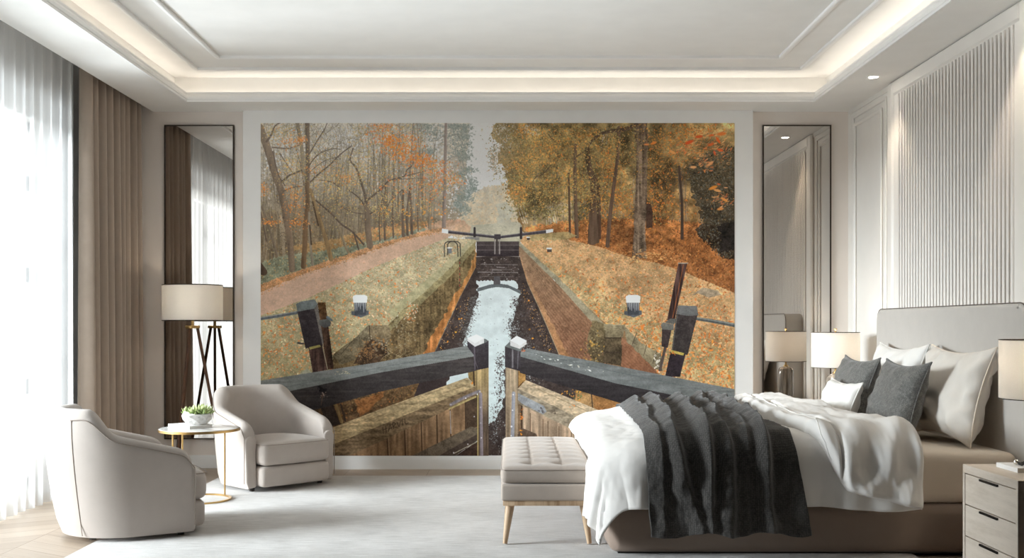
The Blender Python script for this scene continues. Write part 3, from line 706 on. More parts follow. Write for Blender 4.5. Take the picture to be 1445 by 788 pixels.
    poly([(713, 516), (731, 522), (730, 645), (713, 645)], (160, 140, 112), (132, 112, 90), amp=.2, noise=vnoise(2, 30) + fb * .4)
    poly([(731, 522), (741, 526), (741, 537), (731, 548)], (160, 118, 64), amp=.2); stroke([(731, 547), (738, 539)], 1.2, 1, (66, 46, 30))
    stroke([(724.5, 555), (722, 645)], 5, 5, (136, 136, 142))
    for p in ((724, 557), (723, 579), (721.5, 602), (721, 615)): dabs(2, lambda p=p: p, [(206, 204, 204)], (.9, 1.3), 1.)
    dabs(10, blob(736, 588, 1, 8), [(222, 120, 40)], (.8, 1.6), .6); dabs(4, blob(808, 572, 1.5, 2), [(216, 130, 60)], (1, 2), .5); dabs(5, blob(735.5, 612, 1.2, 2.5), [(224, 130, 40)], (1, 1.8), .6)
    poly([(733, 502), (868, 540), (1040, 575), (1040, 604), (905, 578), (733, 526)], (54, 49, 49), (38, 34, 35), amp=.20, noise=vnoise(30, 2.2) * .5 + fb * .5, vert=(505, 590))
    poly([(733, 503), (735, 496), (743, 491.5), (870, 516.5), (1040, 550), (1040, 576), (868, 541)], (112, 115, 112), (98, 101, 99), amp=.16, noise=vnoise(30, 2.2) * .5 + fb * .5)
    dabs(34, in_poly([(742, 496), (800, 508), (880, 530), (860, 532), (760, 506)]), [(200, 200, 192), (180, 176, 160)], (1, 2.4), .5, .85, aim=.3)
    stroke([(743, 496), (870, 525), (1040, 560)], .7, .7, (82, 88, 88), alpha=.7)
    dabs(60, blob(945, 567, 4.5, 4), [(96, 92, 96), (112, 108, 110), (76, 72, 76)], (.8, 2), .8, .45); dabs(8, blob(946, 566, 1, 1), [(150, 146, 146)], (1, 1.6), .9)
    poly([(712, 489), (720, 483), (734, 494), (734, 524), (712, 518)], (66, 60, 62), (54, 48, 50), amp=.16)
    poly([(712, 489), (719, 482), (734, 488), (736, 496), (733, 496)], (98, 102, 98), amp=.1)
    stroke([(723, 494), (723, 518)], 2, 2.4, (128, 124, 126), alpha=.7); stroke([(731, 496), (730, 520)], 1.6, 1.6, (110, 106, 110), alpha=.6)
    poly([(719.5, 480.5), (729, 474), (743, 481), (742.5, 486), (733, 492.5), (720, 488)], (190, 188, 184), amp=.03)
    poly([(719.5, 480.5), (729, 474), (743, 481), (733.5, 487.5)], (226, 225, 221), amp=.03)
    dabs(6, blob(738, 495.5, 2, .8), [(206, 104, 60)], (1, 1.6), .5)

    # ---------------------------------------------------------------- left wood: the near trees, over everything behind
    B = (112, 94, 76); D = (88, 74, 62)
    stroke([(366, 180), (374, 200), (380, 218), (388, 246), (396, 268), (401, 292), (407, 326), (410, 352), (412, 380)], 11, 8.5, B)
    stroke([(376, 200), (383, 190), (388, 178), (398, 172)], 3.2, 1.4, D); stroke([(384, 208), (410, 209), (436, 198)], 1.6, .8, D)
    stroke([(385, 214), (392, 245), (402, 262)], 1.8, 1.4, D)
    stroke([(398, 257), (408, 248), (420, 243), (434, 237)], 3.2, 2.0, D); stroke([(400, 270), (412, 265), (426, 263)], 1.6, .8, D)
    stroke([(390, 290), (397, 320), (400, 360)], 7, 5, (150, 134, 110), alpha=.55)
    dabs(70, in_poly([(388, 270), (398, 276), (406, 360), (396, 360)]), [(70, 58, 48), (90, 78, 64)], (.8, 1.6), .5, .7)
    stroke([(419, 172), (425, 205), (428, 235), (433, 258)], 5.4, 5, (124, 110, 88)); stroke([(433, 172), (434, 200), (434, 236), (434, 262)], 6.4, 5.6, (100, 84, 68))
    stroke([(433, 258), (434, 290), (431, 316), (430, 345), (428, 376)], 6.2, 7.0, (106, 82, 58))
    stroke([(436, 300), (437, 335), (441, 374)], 3, 3.6, (128, 116, 98)); stroke([(437, 318), (439, 345)], 2, 2, (70, 56, 44))
    stroke([(438, 268), (445, 292), (456, 326), (463, 350), (467, 366)], 4.6, 6.4, (130, 104, 70)); stroke([(441, 285), (449, 318)], 2, 2, (72, 56, 42))
    stroke([(446, 283), (454, 290), (470, 304), (482, 317), (497, 327), (513, 345)], 2.4, 2.4, D)
    stroke([(499, 328), (506, 352)], 2.4, 2, D); stroke([(478, 320), (485, 342), (491, 356)], 3.4, 3.4, (128, 112, 88))
    stroke([(438, 257), (449, 246), (464, 234), (480, 218), (496, 206)], 2.4, 1.4, D); stroke([(434, 238), (440, 228), (452, 216), (470, 210), (480, 211)], 1.8, .8, D)
    stroke([(436, 218), (448, 198), (458, 182), (462, 172)], 1.8, .9, D); stroke([(432, 250), (440, 240), (460, 226), (478, 222)], 1.4, .8, D); stroke([(429, 262), (425, 236), (418, 210)], 1.4, .9, D)
    stroke([(395, 217), (412, 243)], 1.2, .9, D); stroke([(376, 340), (368, 300)], 2.0, 1.5, D); stroke([(370, 292), (382, 330), (391, 360)], 3, 3.2, (106, 92, 76))
    stroke([(517, 282), (518, 300), (519, 322), (522, 347)], 7.2, 9.0, (112, 94, 76))
    stroke([(517, 286), (513, 268), (507, 250), (502, 236), (494, 226), (498, 210)], 4, 1.6, D)
    stroke([(514, 290), (505, 278), (490, 267)], 2.4, 1.4, D); stroke([(517, 284), (528, 275), (540, 265), (549, 255), (570, 249), (574, 240), (582, 233), (583, 222)], 3, 1.2, D)
    stroke([(514, 302), (495, 299), (480, 290), (470, 280)], 1.2, .7, D); stroke([(522, 302), (532, 296)], 2, 1, D); stroke([(478, 264), (468, 257), (450, 254)], 1.6, .8, D)
    stroke([(544, 262), (543, 282), (546, 292), (552, 282), (568, 268)], 2.2, 1.2, (96, 82, 66)); stroke([(570, 249), (590, 244), (612, 238)], 1.4, .6, D); stroke([(556, 253), (600, 252)], 1, .6, D)
    for x, yb, w in ((543, 338, 3), (555, 335, 2.6), (569, 333, 4.6), (575, 331, 3.6), (581, 329, 4.2), (590, 326, 2), (536, 340, 2)):
        stroke([(x, yb), (x - 1, yb - 30), (x + rng.normal() * 2, yb - 64)], w, w * .6, (96, 80, 66))
    stroke([(366, 374), (372, 384)], 8, 10, (74, 58, 46))
    # leaves of the left wood: yellow-green sprinkles and the orange maple
    dabs(2600, clumps([(395, 185, 16, 8), (410, 240, 10, 20), (440, 225, 14, 20), (470, 250, 16, 14), (500, 245, 16, 14), (520, 225, 14, 18), (545, 290, 14, 12), (480, 280, 22, 14)]), [(188, 164, 92), (200, 172, 104), (168, 150, 90), (206, 140, 66)], (.6, 1.3), .6, .85)
    dabs(900, clumps([(415, 275, 7, 12), (415, 290, 8, 8), (372, 268, 4, 4), (408, 200, 10, 6), (425, 198, 4, 3), (450, 240, 14, 6), (380, 314, 8, 2), (490, 252, 8, 5), (420, 315, 10, 4)]), [(214, 128, 54), (222, 144, 70), (198, 112, 48)], (.6, 1.4), .6, .9)
    maple = [(505, 186, 5, 7), (530, 186, 10, 8), (545, 200, 9, 9), (560, 202, 10, 7), (565, 212, 12, 8), (578, 225, 12, 8), (580, 196, 10, 8), (595, 225, 10, 6), (600, 235, 12, 8), (620, 235, 10, 6), (622, 250, 12, 8), (640, 252, 8, 8), (596, 262, 12, 12), (612, 270, 10, 12), (560, 260, 16, 10), (546, 178, 8, 4), (572, 180, 10, 4), (630, 262, 8, 8), (600, 285, 8, 6), (550, 240, 10, 6)]
    dabs(1500, clumps(maple), [(176, 150, 90), (190, 164, 104), (158, 134, 84)], (.6, 1.5), .6, .75)
    dabs(1550, clumps(maple[1:16]), [(222, 122, 48), (228, 138, 60), (210, 104, 44), (226, 150, 84), (218, 112, 66)], (.6, 1.6), .6, .9)
    dabs(260, clumps([(575, 208, 12, 6), (565, 218, 10, 6), (596, 228, 10, 5), (549, 198, 5, 5)]), [(236, 124, 30), (232, 112, 34)], (.9, 1.9), .6, .95)
    dabs(130, clumps([(560, 295, 12, 8), (575, 302, 10, 5), (540, 296, 10, 6), (622, 300, 4, 3), (600, 297, 8, 4)]), [(214, 150, 60), (222, 140, 52)], (.7, 1.6), .6, .85)
    mist = (np.clip((350 - gy) / 130, 0, 1) * np.where(gx < 690, .17, np.clip(.17 - (gx - 690) / 900, .05, 1)))[..., None]
    img[:] = img + (c3((212, 206, 196)) - img) * mist
    grey = img.mean(-1, keepdims=True)
    img[:] = grey + (img - grey) * .92
    img += nfine[..., None] * .03 + n2[..., None] * .015
    return np.clip(img, 0, 1)
# ------------------------------------------------------------------ materials of this room
M = {}
M['wall'] = plain('wall paint', (224, 221, 217), .6, bump=.015)
M['front'] = plain('unseen dark surfaces', (74, 66, 59), .7)  # kept dark on unseen surfaces so little light bounces back
M['ceiling'] = plain('ceiling paint', (238, 236, 232), .7, bump=.01)
M['trim'] = plain('trim paint', (244, 243, 241), .45, bump=.01)
M['niche'] = plain('niche wall covering', (238, 229, 221), .65, bump=.03, scale=300)
M['panel'] = plain('panel lacquer', (236, 232, 226), .4, bump=.01)
M['slat'] = plain('slat lacquer', (234, 229, 223), .45, bump=.01)
M['slat_shade'] = plain('slat shade backing', (88, 78, 68), .7, bump=.0)  # dark colour stands in for the shade between the slats
M['brass'] = plain('brushed brass', (198, 164, 108), .28, metal=1., var=.05, bump=.03)
M['bronze'] = plain('dark bronze', (64, 54, 46), .4, metal=.7, var=.05)
M['black_metal'] = plain('black metal', (32, 29, 27), .4, metal=.5)
M['taupe'] = fabric('taupe upholstery', (186, 176, 168), var=.035)
M['piping'] = fabric('piping cord', (150, 138, 128), var=.03)
M['bench_fabric'] = fabric('bench velvet', (176, 163, 152), var=.04)
M['bed_fabric'] = fabric('bed upholstery', (150, 132, 119), var=.03)
M['headboard_fabric'] = fabric('headboard upholstery', (192, 186, 179), var=.03)
M['dark_trim'] = fabric('dark welt', (98, 86, 76), var=.05)
M['sheet'] = fabric('bed sheet', (226, 213, 197), var=.02, sheen=.1)
M['duvet'] = fabric('duvet cotton', (230, 226, 221), var=.015, sheen=.15, strength=.05)
M['cream'] = fabric('cream linen', (218, 211, 202), var=.03, weave=600, strength=.1)
M['white_linen'] = fabric('white linen', (226, 223, 218), var=.02)
M['walnut'] = wood('walnut', (98, 66, 46), (58, 38, 27))
M['oak_leg'] = wood('pale oak', (196, 168, 138), (158, 128, 98))
M['ash'] = wood('limed ash', (214, 202, 188), (202, 189, 174), axis=1, rough=.5, stretch=9)
M['paper'] = plain('paper pages', (236, 233, 227), .8, bump=.05)
M['white_cover'] = plain('white book cover', (240, 239, 237), .45)
M['grey_cover'] = plain('grey book cover', (172, 168, 162), .5)
M['leg_black'] = plain('black stained wood', (44, 38, 34), .5)

def charcoal(name, c, knit):
    m = Mat(name); v = m.coords(); lin = srgb(c)
    if knit:
        w1 = m.node('TexWave', wave_type='BANDS', bands_direction='X'); w1.inputs['Scale'].default_value = 30
        w2 = m.node('TexWave', wave_type='BANDS', bands_direction='DIAGONAL'); w2.inputs['Scale'].default_value = 30
        ck = m.node('TexVoronoi'); ck.inputs['Scale'].default_value = 120; ck.inputs['Randomness'].default_value = .35
        m.con(v, ck.inputs['Vector']); h = ck.outputs['Distance']
        f = m.math('ADD', m.math('MULTIPLY', h, .9), m.math('MULTIPLY', m.noise(v, 30, 4), .35))
        cc = m.ramp(f, [(.2, tuple(x * 1.35 for x in lin)), (.75, tuple(x * .55 for x in lin))])
        m.principled(color_in=cc, rough=.95, spec=.1, sheen=.25, normal=m.bump(h, -.5, .004))
    else:
        n = m.noise(v, 330, 2, .7); g = m.noise(v, 60, 3, .7)
        f = m.math('ADD', m.math('MULTIPLY', n, .65), m.math('MULTIPLY', g, .35))
        cc = m.ramp(f, [(.4, tuple(x * .62 for x in lin)), (.5, lin), (.62, tuple(min(1, x * 1.9) for x in lin))])
        m.principled(color_in=cc, rough=.92, spec=.15, sheen=.3, normal=m.bump(n, .25, .002))
    return m.m
M['throw'] = charcoal('charcoal waffle knit', (84, 81, 78), True)
M['charcoal'] = charcoal('charcoal bouclé', (98, 97, 94), False)

def floor_mat():
    """oak planks laid as wide chevrons"""
    m = Mat('oak chevron floor'); tc = m.node('TexCoord'); sp = m.node('SeparateXYZ'); m.con(tc.outputs['Object'], sp.inputs[0])
    X, Y = sp.outputs['X'], sp.outputs['Y']
    wcol = .62
    cx = m.math('MULTIPLY', X, 1 / wcol); pp = m.math('PINGPONG', cx, 1.)
    sk = m.math('ADD', Y, m.math('MULTIPLY', pp, wcol * .62))
    row = m.math('MULTIPLY', sk, 1 / .17)
    rid, cid = m.math('FLOOR', row), m.math('FLOOR', cx)
    fr = m.math('FRACT', row); fx = m.math('FRACT', cx)
    cmb = m.node('CombineXYZ'); m.con(rid, cmb.inputs[0]); m.con(cid, cmb.inputs[1])
    wn = m.node('TexWhiteNoise', noise_dimensions='3D'); m.con(cmb.outputs[0], wn.inputs['Vector'])
    gv = m.node('CombineXYZ'); m.con(m.math('MULTIPLY', X, 3.), gv.inputs[0]); m.con(m.math('MULTIPLY', sk, 60.), gv.inputs[1]); m.con(wn.outputs['Value'], gv.inputs[2])
    g = m.noise(gv.outputs[0], 1.2, 5, .6)
    t = m.math('ADD', m.math('MULTIPLY', wn.outputs['Value'], .45), m.math('MULTIPLY', g, .55))
    cc = m.ramp(t, [(.2, srgb((158, 139, 120))), (.5, srgb((178, 160, 142))), (.8, srgb((194, 178, 160)))])
    e1 = m.math('MINIMUM', fr, m.math('SUBTRACT', 1., fr)); e2 = m.math('MULTIPLY', m.math('MINIMUM', fx, m.math('SUBTRACT', 1., fx)), wcol / .17)
    gap = m.math('LESS_THAN', m.math('MINIMUM', e1, e2), .012)
    mx = m.node('MixRGB'); m.con(gap, mx.inputs[0]); m.con(cc, mx.inputs[1]); mx.inputs[2].default_value = (*srgb((140, 118, 98)), 1)
    m.principled(color_in=mx.outputs[0], rough=.42, spec=.35, normal=m.bump(g, .05, .002))
    return m.m
M['floor'] = floor_mat()

def rug_mat():
    m = Mat('pale woven rug'); v = m.coords((1, 1, 1)); lv = m.coords((2.2, 26, 1))
    a = m.noise(lv, 3.2, 6, .7); b = m.noise(v, 2.2, 4, .6); f = m.noise(v, 220, 2, .8)
    t = m.math('ADD', m.math('ADD', m.math('MULTIPLY', a, .5), m.math('MULTIPLY', b, .3)), m.math('MULTIPLY', f, .2))
    cc = m.ramp(t, [(.34, srgb((152, 146, 141))), (.47, srgb((192, 188, 184))), (.6, srgb((220, 217, 214)))])
    m.principled(color_in=cc, rough=.97, spec=.1, sheen=.3, normal=m.bump(f, .5, .006))
    return m.m
M['rug'] = rug_mat()

def mirror_mat():
    m = Mat('tinted mirror glass')
    m.principled((.52, .49, .46), .015, 1.)
    return m.m
M['mirror'] = mirror_mat()

def sheer_mat():
    m = Mat('white voile')
    d = m.node('BsdfDiffuse'); t = m.node('BsdfTranslucent'); tr = m.node('BsdfTransparent')
    d.inputs[0].default_value = (.94, .94, .93, 1); t.inputs[0].default_value = (.42, .42, .418, 1); tr.inputs[0].default_value = (1, 1, 1, 1)
    a = m.node('MixShader'); a.inputs[0].default_value = .55; m.con(d.outputs[0], a.inputs[1]); m.con(t.outputs[0], a.inputs[2])
    b = m.node('MixShader'); b.inputs[0].default_value = .48; m.con(a.outputs[0], b.inputs[1]); m.con(tr.outputs[0], b.inputs[2])
    m.con(b.outputs[0], m.out.inputs['Surface'])
    return m.m
M['sheer'] = sheer_mat()
M['drape'] = fabric('taupe drape', (168, 152, 138), var=.04, strength=.06, sheen=.15)

def shade_mat(name, c):
    m = Mat(name); v = m.coords((1, 1, 1)); n = m.noise(v, 500, 2)
    cc = m.ramp(n, [(.4, tuple(x * .94 for x in srgb(c))), (.6, srgb(c))])
    d = m.node('BsdfDiffuse'); t = m.node('BsdfTranslucent'); m.con(cc, d.inputs[0]); m.con(cc, t.inputs[0])
    a = m.node('MixShader'); a.inputs[0].default_value = .5; m.con(d.outputs[0], a.inputs[1]); m.con(t.outputs[0], a.inputs[2])
    m.con(a.outputs[0], m.out.inputs['Surface']); return m.m
M['shade'] = shade_mat('linen lampshade', (246, 243, 238))

def glow(name, c, strength):
    m = Mat(name); e = m.node('Emission'); e.inputs[0].default_value = (*c, 1); e.inputs[1].default_value = strength
    m.con(e.outputs[0], m.out.inputs['Surface']); return m.m

# ------------------------------------------------------------------ room shell
XL, XR, YB, YF = -3.10, 2.66, 8.24, -1.2          # window wall, panelled wall, mural wall, wall behind the viewer
SOF, UP = 2.80, 3.01                              # soffit and raised ceiling
ZONE = 4.15                                       # nearer than this, unseen dark surfaces are added to cut bounced light
bm = bmesh.new(); box(bm, XL - .3, XR + .2, ZONE, YB + .2, -.12, 0); structure(from_bm('floor', bm, M['floor'], smooth=False))
bm = bmesh.new()
box(bm, XL - .3, XR + .2, YF - .2, ZONE, -.12, 0)
box(bm, XR - .03, XR + .2, YF, ZONE, 0, SOF); box(bm, XL - .2, XL + .03, YF, ZONE, 0, SOF); box(bm, XL - .3, XR + .2, YF - .2, ZONE - .6, SOF - .03, UP + .1)
structure(from_bm('unseen_dark_lining', bm, M['front'], smooth=False))

TX0, TX1, TY0, TY1 = -2.42, 2.285, 4.0, 7.86        # the opening of the tray
CO = .13                                          # depth of the light cove behind its lip
bm = bmesh.new()
LIP = .072
# raised ceiling, then the soffit slabs round the tray (the left one stops short: curtain pocket)
box(bm, XL - .3, XR + .2, ZONE - .58, YB + .2, UP, UP + .1)
PX = -2.80
SL = SOF + .012
box(bm, PX, TX0, ZONE - .58, YB + .2, SOF, SL); box(bm, TX1, XR + .2, ZONE - .58, YB + .2, SOF, SL)
box(bm, TX0, TX1, TY1, YB + .2, SOF, SL); box(bm, TX0, TX1, ZONE - .58, TY0, SOF, SL)
# cove walls
box(bm, PX, TX0 - CO, ZONE - .58, YB + .2, SL, UP); box(bm, TX1 + CO, XR + .2, ZONE - .58, YB + .2, SL, UP)
box(bm, TX0 - CO, TX1 + CO, TY1 + CO, YB + .2, SL, UP); box(bm, TX0 - CO, TX1 + CO, ZONE - .58, TY0 - CO, SL, UP)
structure(from_bm('ceiling', bm, M['ceiling'], smooth=False))

def ring_profile(name, x0, x1, y0, y1, prof, mat):
    """a moulding run round a rectangle; prof gives (outward offset, z) pairs of its closed section"""
    verts, faces = [], []
    n = len(prof)
    for sx, sy, cx, cy in ((-1, -1, x0, y0), (1, -1, x1, y0), (1, 1, x1, y1), (-1, 1, x0, y1)):
        for o, z in prof: verts.append((cx + sx * o, cy + sy * o, z))
    for c in range(4):
        d = (c + 1) % 4
        for i in range(n):
            j = (i + 1) % n
            faces.append((c * n + i, d * n + i, d * n + j, c * n + j))
    o = mk(name, verts, faces, mat, smooth=False)
    return structure(o)
# fascia lip of the tray: a small stepped crown
ring_profile('trim_1', TX0, TX1, TY0, TY1, [(-.004, SOF - .003), (-.004, SOF + .012), (-.009, SOF + .016), (-.009, SOF + .034), (-.003, SOF + .046), (.006, SOF + .054), (.006, SOF + .072), (.030, SOF + .072), (.030, SOF + .006), (.002, SOF - .003)], M['trim'])
for name, (a, b, c, d) in (('trim_2', (-2.28, 2.125, 4.16, 7.67)), ('trim_3', (-2.03, 1.885, 4.45, 7.34))):
    ring_profile(name, a, b, c, d, [(0, UP + .01), (0, UP - .016), (.008, UP - .020), (.020, UP - .020), (.026, UP - .012), (.040, UP - .008), (.046, UP), (.046, UP + .01)], M['trim'])

# mural wall: the niche plane and the breast standing 6 cm proud of it
BX0, BX1, BY = -2.08, 1.90, 8.18
bm = bmesh.new(); box(bm, XL - .3, XR + .2, YB, YB + .2, 0, UP)
o = structure(from_bm('wall_back', bm, M['niche'], smooth=False))
bm = bmesh.new(); box(bm, BX0, BX1, BY, YB, 0, SOF, .002, 1)
br = structure(from_bm('chimney_breast', bm, M['trim'], o, smooth=False))
def skirting(name, x0, x1, y, parent=None):
    bm = bmesh.new()
    box(bm, x0, x1, y - .014, y, 0, .078); box(bm, x0, x1, y - .010, y, .078, .092); box(bm, x0, x1, y - .006, y, .092, .102)
    return structure(from_bm(name, bm, M['trim'], parent, smooth=False))
bb = skirting('baseboard_back', BX0 - .012, BX1 + .012, BY)
skirting('baseboard_niche', XL, BX0 - .012, YB, bb); skirting('baseboard_niche', BX1 + .012, XR - .03, YB, bb)

# wall behind the viewer
bm = bmesh.new(); box(bm, XL - .3, XR + .2, YF - .2, YF, 0, UP)
structure(from_bm('wall_front', bm, M['front'], smooth=False))

# window wall with one long opening
WY0, WY1, WZ0, WZ1 = 4.00, 6.96, .06, 2.46
bm = bmesh.new()
box(bm, XL - .2, XL, YF - .2, WY0, 0, UP); box(bm, XL - .2, XL, WY1, YB + .2, 0, UP)
box(bm, XL - .2, XL, WY0, WY1, 0, WZ0); box(bm, XL - .2, XL, WY0, WY1, WZ1, UP)
structure(from_bm('wall_left', bm, M['wall'], smooth=False))
# window_1: frame, sashes and glass
wf = bmesh.new()
fx0, fx1 = XL - .13, XL - .07
box(wf, fx0, fx1, WY0, WY1, WZ0, WZ0 + .06); box(wf, fx0, fx1, WY0, WY1, WZ1 - .06, WZ1)
mull = [WY0 + .03, 5.25, 6.41, WY1 - .03]
for y in mull: box(wf, fx0, fx1, y - .035, y + .035, WZ0, WZ1)
w1 = structure(from_bm('window_1', wf, M['trim'], smooth=False))
def glass_mat():
    m = Mat('clear window glass'); t = m.node('BsdfTransparent'); g = m.node('BsdfGlossy'); g.inputs['Roughness'].default_value = .02
    t.inputs[0].default_value = (.96, .98, .97, 1)
    mx = m.node('MixShader'); mx.inputs[0].default_value = .05; m.con(t.outputs[0], mx.inputs[1]); m.con(g.outputs[0], mx.inputs[2])
    m.con(mx.outputs[0], m.out.inputs['Surface']); return m.m
M['glass'] = glass_mat()
for a, b in zip(mull, mull[1:]):
    g = bmesh.new(); box(g, XL - .103, XL - .097, a + .035, b - .035, WZ0 + .06, WZ1 - .06)
    structure(from_bm('window_pane', g, M['glass'], w1, smooth=False))
    for z in (.72, 1.45, 2.05):
        h = bmesh.new(); box(h, XL - .072, XL - .05, b - .085, b - .035, z - .05, z + .05, .004)
        structure(from_bm('window_hinge', h, M['bronze'], w1))

# panelled wall on the right
bm = bmesh.new(); box(bm, XR, XR + .2, YF - .2, YB + .2, 0, UP)
structure(from_bm('wall_right', bm, M['panel'], smooth=False))
def frame_yz(bm, x, y0, y1, z0, z1, w, d):
    """a picture-frame moulding on the right-hand wall: width w, standing d proud, with a stepped inner bead"""
    for (a, b, c, e) in ((y0, y0 + w, z0, z1), (y1 - w, y1, z0, z1), (y0 + w, y1 - w, z0, z0 + w), (y0 + w, y1 - w, z1 - w, z1)):
        box(bm, x - d, x, a, b, c, e, min(d, w) * .35, 1)
def panel_bay(name, y0, y1):
    bm = bmesh.new()
    frame_yz(bm, XR, y0, y1, .16, 2.735, .022, .014); frame_yz(bm, XR, y0 + .085, y1 - .035, .215, 2.675, .03, .018)
    box(bm, XR - .012, XR, y0 - .02, y1 + .02, 0, .10); box(bm, XR - .008, XR, y0 - .1, y1 + .1, 2.765, 2.80)
    structure(from_bm(name, bm, M['panel'], smooth=False))
panel_bay('trim_4', 7.38, 8.10)
panel_bay('trim_5', 4.50, 5.30)
# slatted bay: outer frame, inner bead, backing darkened as shade in the gaps, and slats
SY0, SY1, SZ1 = 5.47, 7.12, 2.69
bm = bmesh.new()
frame_yz(bm, XR, SY0 - .16, SY1 + .18, 0, 2.795, .10, .036)
frame_yz(bm, XR, SY0 - .06, SY1 + .08, .1, 2.735, .075, .024)
fr = structure(from_bm('trim_7', bm, M['panel'], smooth=False))
bm = bmesh.new(); box(bm, XR - .002, XR + .01, SY0, SY1, .1, SZ1)
structure(from_bm('shaded_backing', bm, M['slat_shade'], fr, smooth=False))
bm = bmesh.new(); pitch = .0472; k = 0; y = SY0 + .006
while y + .03 < SY1:
    box(bm, XR - .034, XR - .001, y, y + .0265, .1, SZ1, .003, 1); y += pitch
structure(from_bm('slats', bm, M['slat'], fr, smooth=False))
# the two mural-wall mirrors
def make_mirror(x0, x1, label):
    z0, z1 = .228, 2.694
    t = thing('wall_mirror', label, 'mirror', ((x0 + x1) / 2, YB, z0), group='tall mirrors beside the mural')
    w, h = (x1 - x0) / 2, z1 - z0
    bm = bmesh.new(); box(bm, -w + .006, w - .006, -.016, -.001, .006, h - .006); from_bm('mirror_glass', bm, M['mirror'], t, smooth=False)
    bm = bmesh.new(); f = .009
    for a in ((-w, -w + f, 0, h), (w - f, w, 0, h), (-w + f, w - f, 0, f), (-w + f, w - f, h - f, h)):
        box(bm, a[0], a[1], -.022, -.001, a[2], a[3])
    from_bm('mirror_frame', bm, M['bronze'], t, smooth=False)
make_mirror(-2.706, -2.160, 'tall narrow wall mirror in thin dark frame behind the tripod floor lamp')
make_mirror(1.985, 2.522, 'tall narrow wall mirror in thin dark frame behind the far bedside lamp')

# ------------------------------------------------------------------ the mural itself: a thin printed sheet on the breast
MX0, MX1, MZ0, MZ1 = -1.940, 1.755, .104, 2.700
pix = paint_mural()
mh, mw = pix.shape[:2]
mim = bpy.data.images.new('canal print', mw, mh, float_buffer=False)
buf = np.ones((mh, mw, 4), np.float32); buf[..., :3] = pix[::-1]
mim.pixels.foreach_set(buf.ravel()); mim.update(); mim.pack()
mm = Mat('printed mural paper')
tx = mm.node('TexImage'); tx.image = mim; tx.extension = 'EXTEND'
uvn = mm.node('UVMap'); uvn.uv_map = 'UVMap'; mm.con(uvn.outputs['UV'], tx.inputs['Vector'])
gain = mm.node('MixRGB', blend_type='MULTIPLY'); gain.inputs[0].default_value = 1.; gain.inputs[2].default_value = (*MURAL_GAIN, 1)
mm.con(tx.outputs['Color'], gain.inputs[1])
clampn = mm.node('MixRGB', blend_type='DARKEN'); clampn.inputs[0].default_value = 1.; clampn.inputs[2].default_value = (.93, .93, .93, 1); mm.con(gain.outputs[0], clampn.inputs[1])
mm.principled(color_in=clampn.outputs[0], rough=.8, spec=.15)
me = bpy.data.meshes.new('canal_mural')
x0, x1, z0, z1, yf, yb = MX0, MX1, MZ0, MZ1, BY - .003, BY - .0003
me.from_pydata([(x0, yf, z0), (x1, yf, z0), (x1, yf, z1), (x0, yf, z1), (x0, yb, z0), (x1, yb, z0), (x1, yb, z1), (x0, yb, z1)], [],
               [(0, 1, 2, 3), (5, 4, 7, 6), (4, 0, 3, 7), (1, 5, 6, 2), (3, 2, 6, 7), (4, 5, 1, 0)])
uv = me.uv_layers.new(name='UVMap')
for lp in me.loops:
    v = me.vertices[lp.vertex_index].co
    uv.data[lp.index].uv = ((v.x - x0) / (x1 - x0), (v.z - z0) / (z1 - z0))
me.materials.append(mm.m)
tag(link(bpy.data.objects.new('canal_mural', me)), 'large printed mural of an autumn canal lock with wooden gates on the white wall', 'mural')

# ------------------------------------------------------------------ recessed downlights
for k, (y, lab) in enumerate(((7.09, 'small round recessed downlight glowing in the ceiling above the slatted panel'),
                              (5.30, 'recessed ceiling downlight over the bed, the nearer one to the viewer'))):
    t = thing('downlight', lab, 'light', (2.46, y, SOF))
    bm = bmesh.new(); lathe(bm, [(.030, -.001), (.042, -.004), (.046, -.002), (.046, 0), (.030, 0)], 28, close=True); from_bm('light_ring', bm, M['trim'], t)
    bm = bmesh.new(); lathe(bm, [(0.0001, -.0012), (.031, -.0012)], 28); from_bm('light_lens', bm, glow('downlight lens', (1, .93, .82), 14), t)
# ------------------------------------------------------------------ curtains
def curtain(name, x, y0, y1, z0, z1, amp, pitch, mat, label, jag=0., seed=0, res=10, thick=.0015, sq=.75):
    """a pleated hanging; folds wander and deepen downwards"""
    rnd = random.Random(seed)
    edges = [y0]
    while edges[-1] < y1 - pitch * .5: edges.append(edges[-1] + pitch * (1 + rnd.uniform(-.3, .3)))
    edges[-1] = y1
    amps = [amp * rnd.uniform(.7, 1.25) for _ in edges]
    ph = [rnd.uniform(-1, 1) for _ in edges]
    nz = 26
    rows = []
    for kz in range(nz):
        t = kz / (nz - 1); z = z1 + (z0 - z1) * t
        row = []
        for i in range(len(edges) - 1):
            for j in range(res):
                s = j / res
                y = edges[i] + (edges[i + 1] - edges[i]) * s
                w = math.sin(2 * math.pi * s)
                w = math.copysign(abs(w) ** sq, w)
                a = amps[i] * (1 - s) + amps[i + 1] * s
                sway = .35 * math.sin(1.3 * t + ph[i] * 3) * pitch * .25 * t
                row.append((x + a * w * (.72 + .28 * t) + .012 * t * ph[i] * math.sin(math.pi * s), y + sway * math.sin(math.pi * s), z))
        row.append((x, y1, z)); rows.append(row)
    nu = len(rows[0])
    o = mk(name, [p for r in rows for p in r], grid_faces(nu, nz), mat, angle=180)
    if thick:
        s = o.modifiers.new('thickness', 'SOLIDIFY'); s.thickness = thick
    return tag(o, label, 'curtain')
curtain('sheer_curtain', -2.90, 3.9, 6.97, .012, 2.93, .030, .125, M['sheer'], 'floor length white sheer curtain drawn across the bright window', seed=4, thick=0)
curtain('drape_curtain', -2.90, 7.10, 8.17, .012, 2.93, .088, .128, M['drape'], 'heavy taupe pleated drape hanging beside the white sheer curtain', seed=9, thick=.004, res=14, sq=.6)

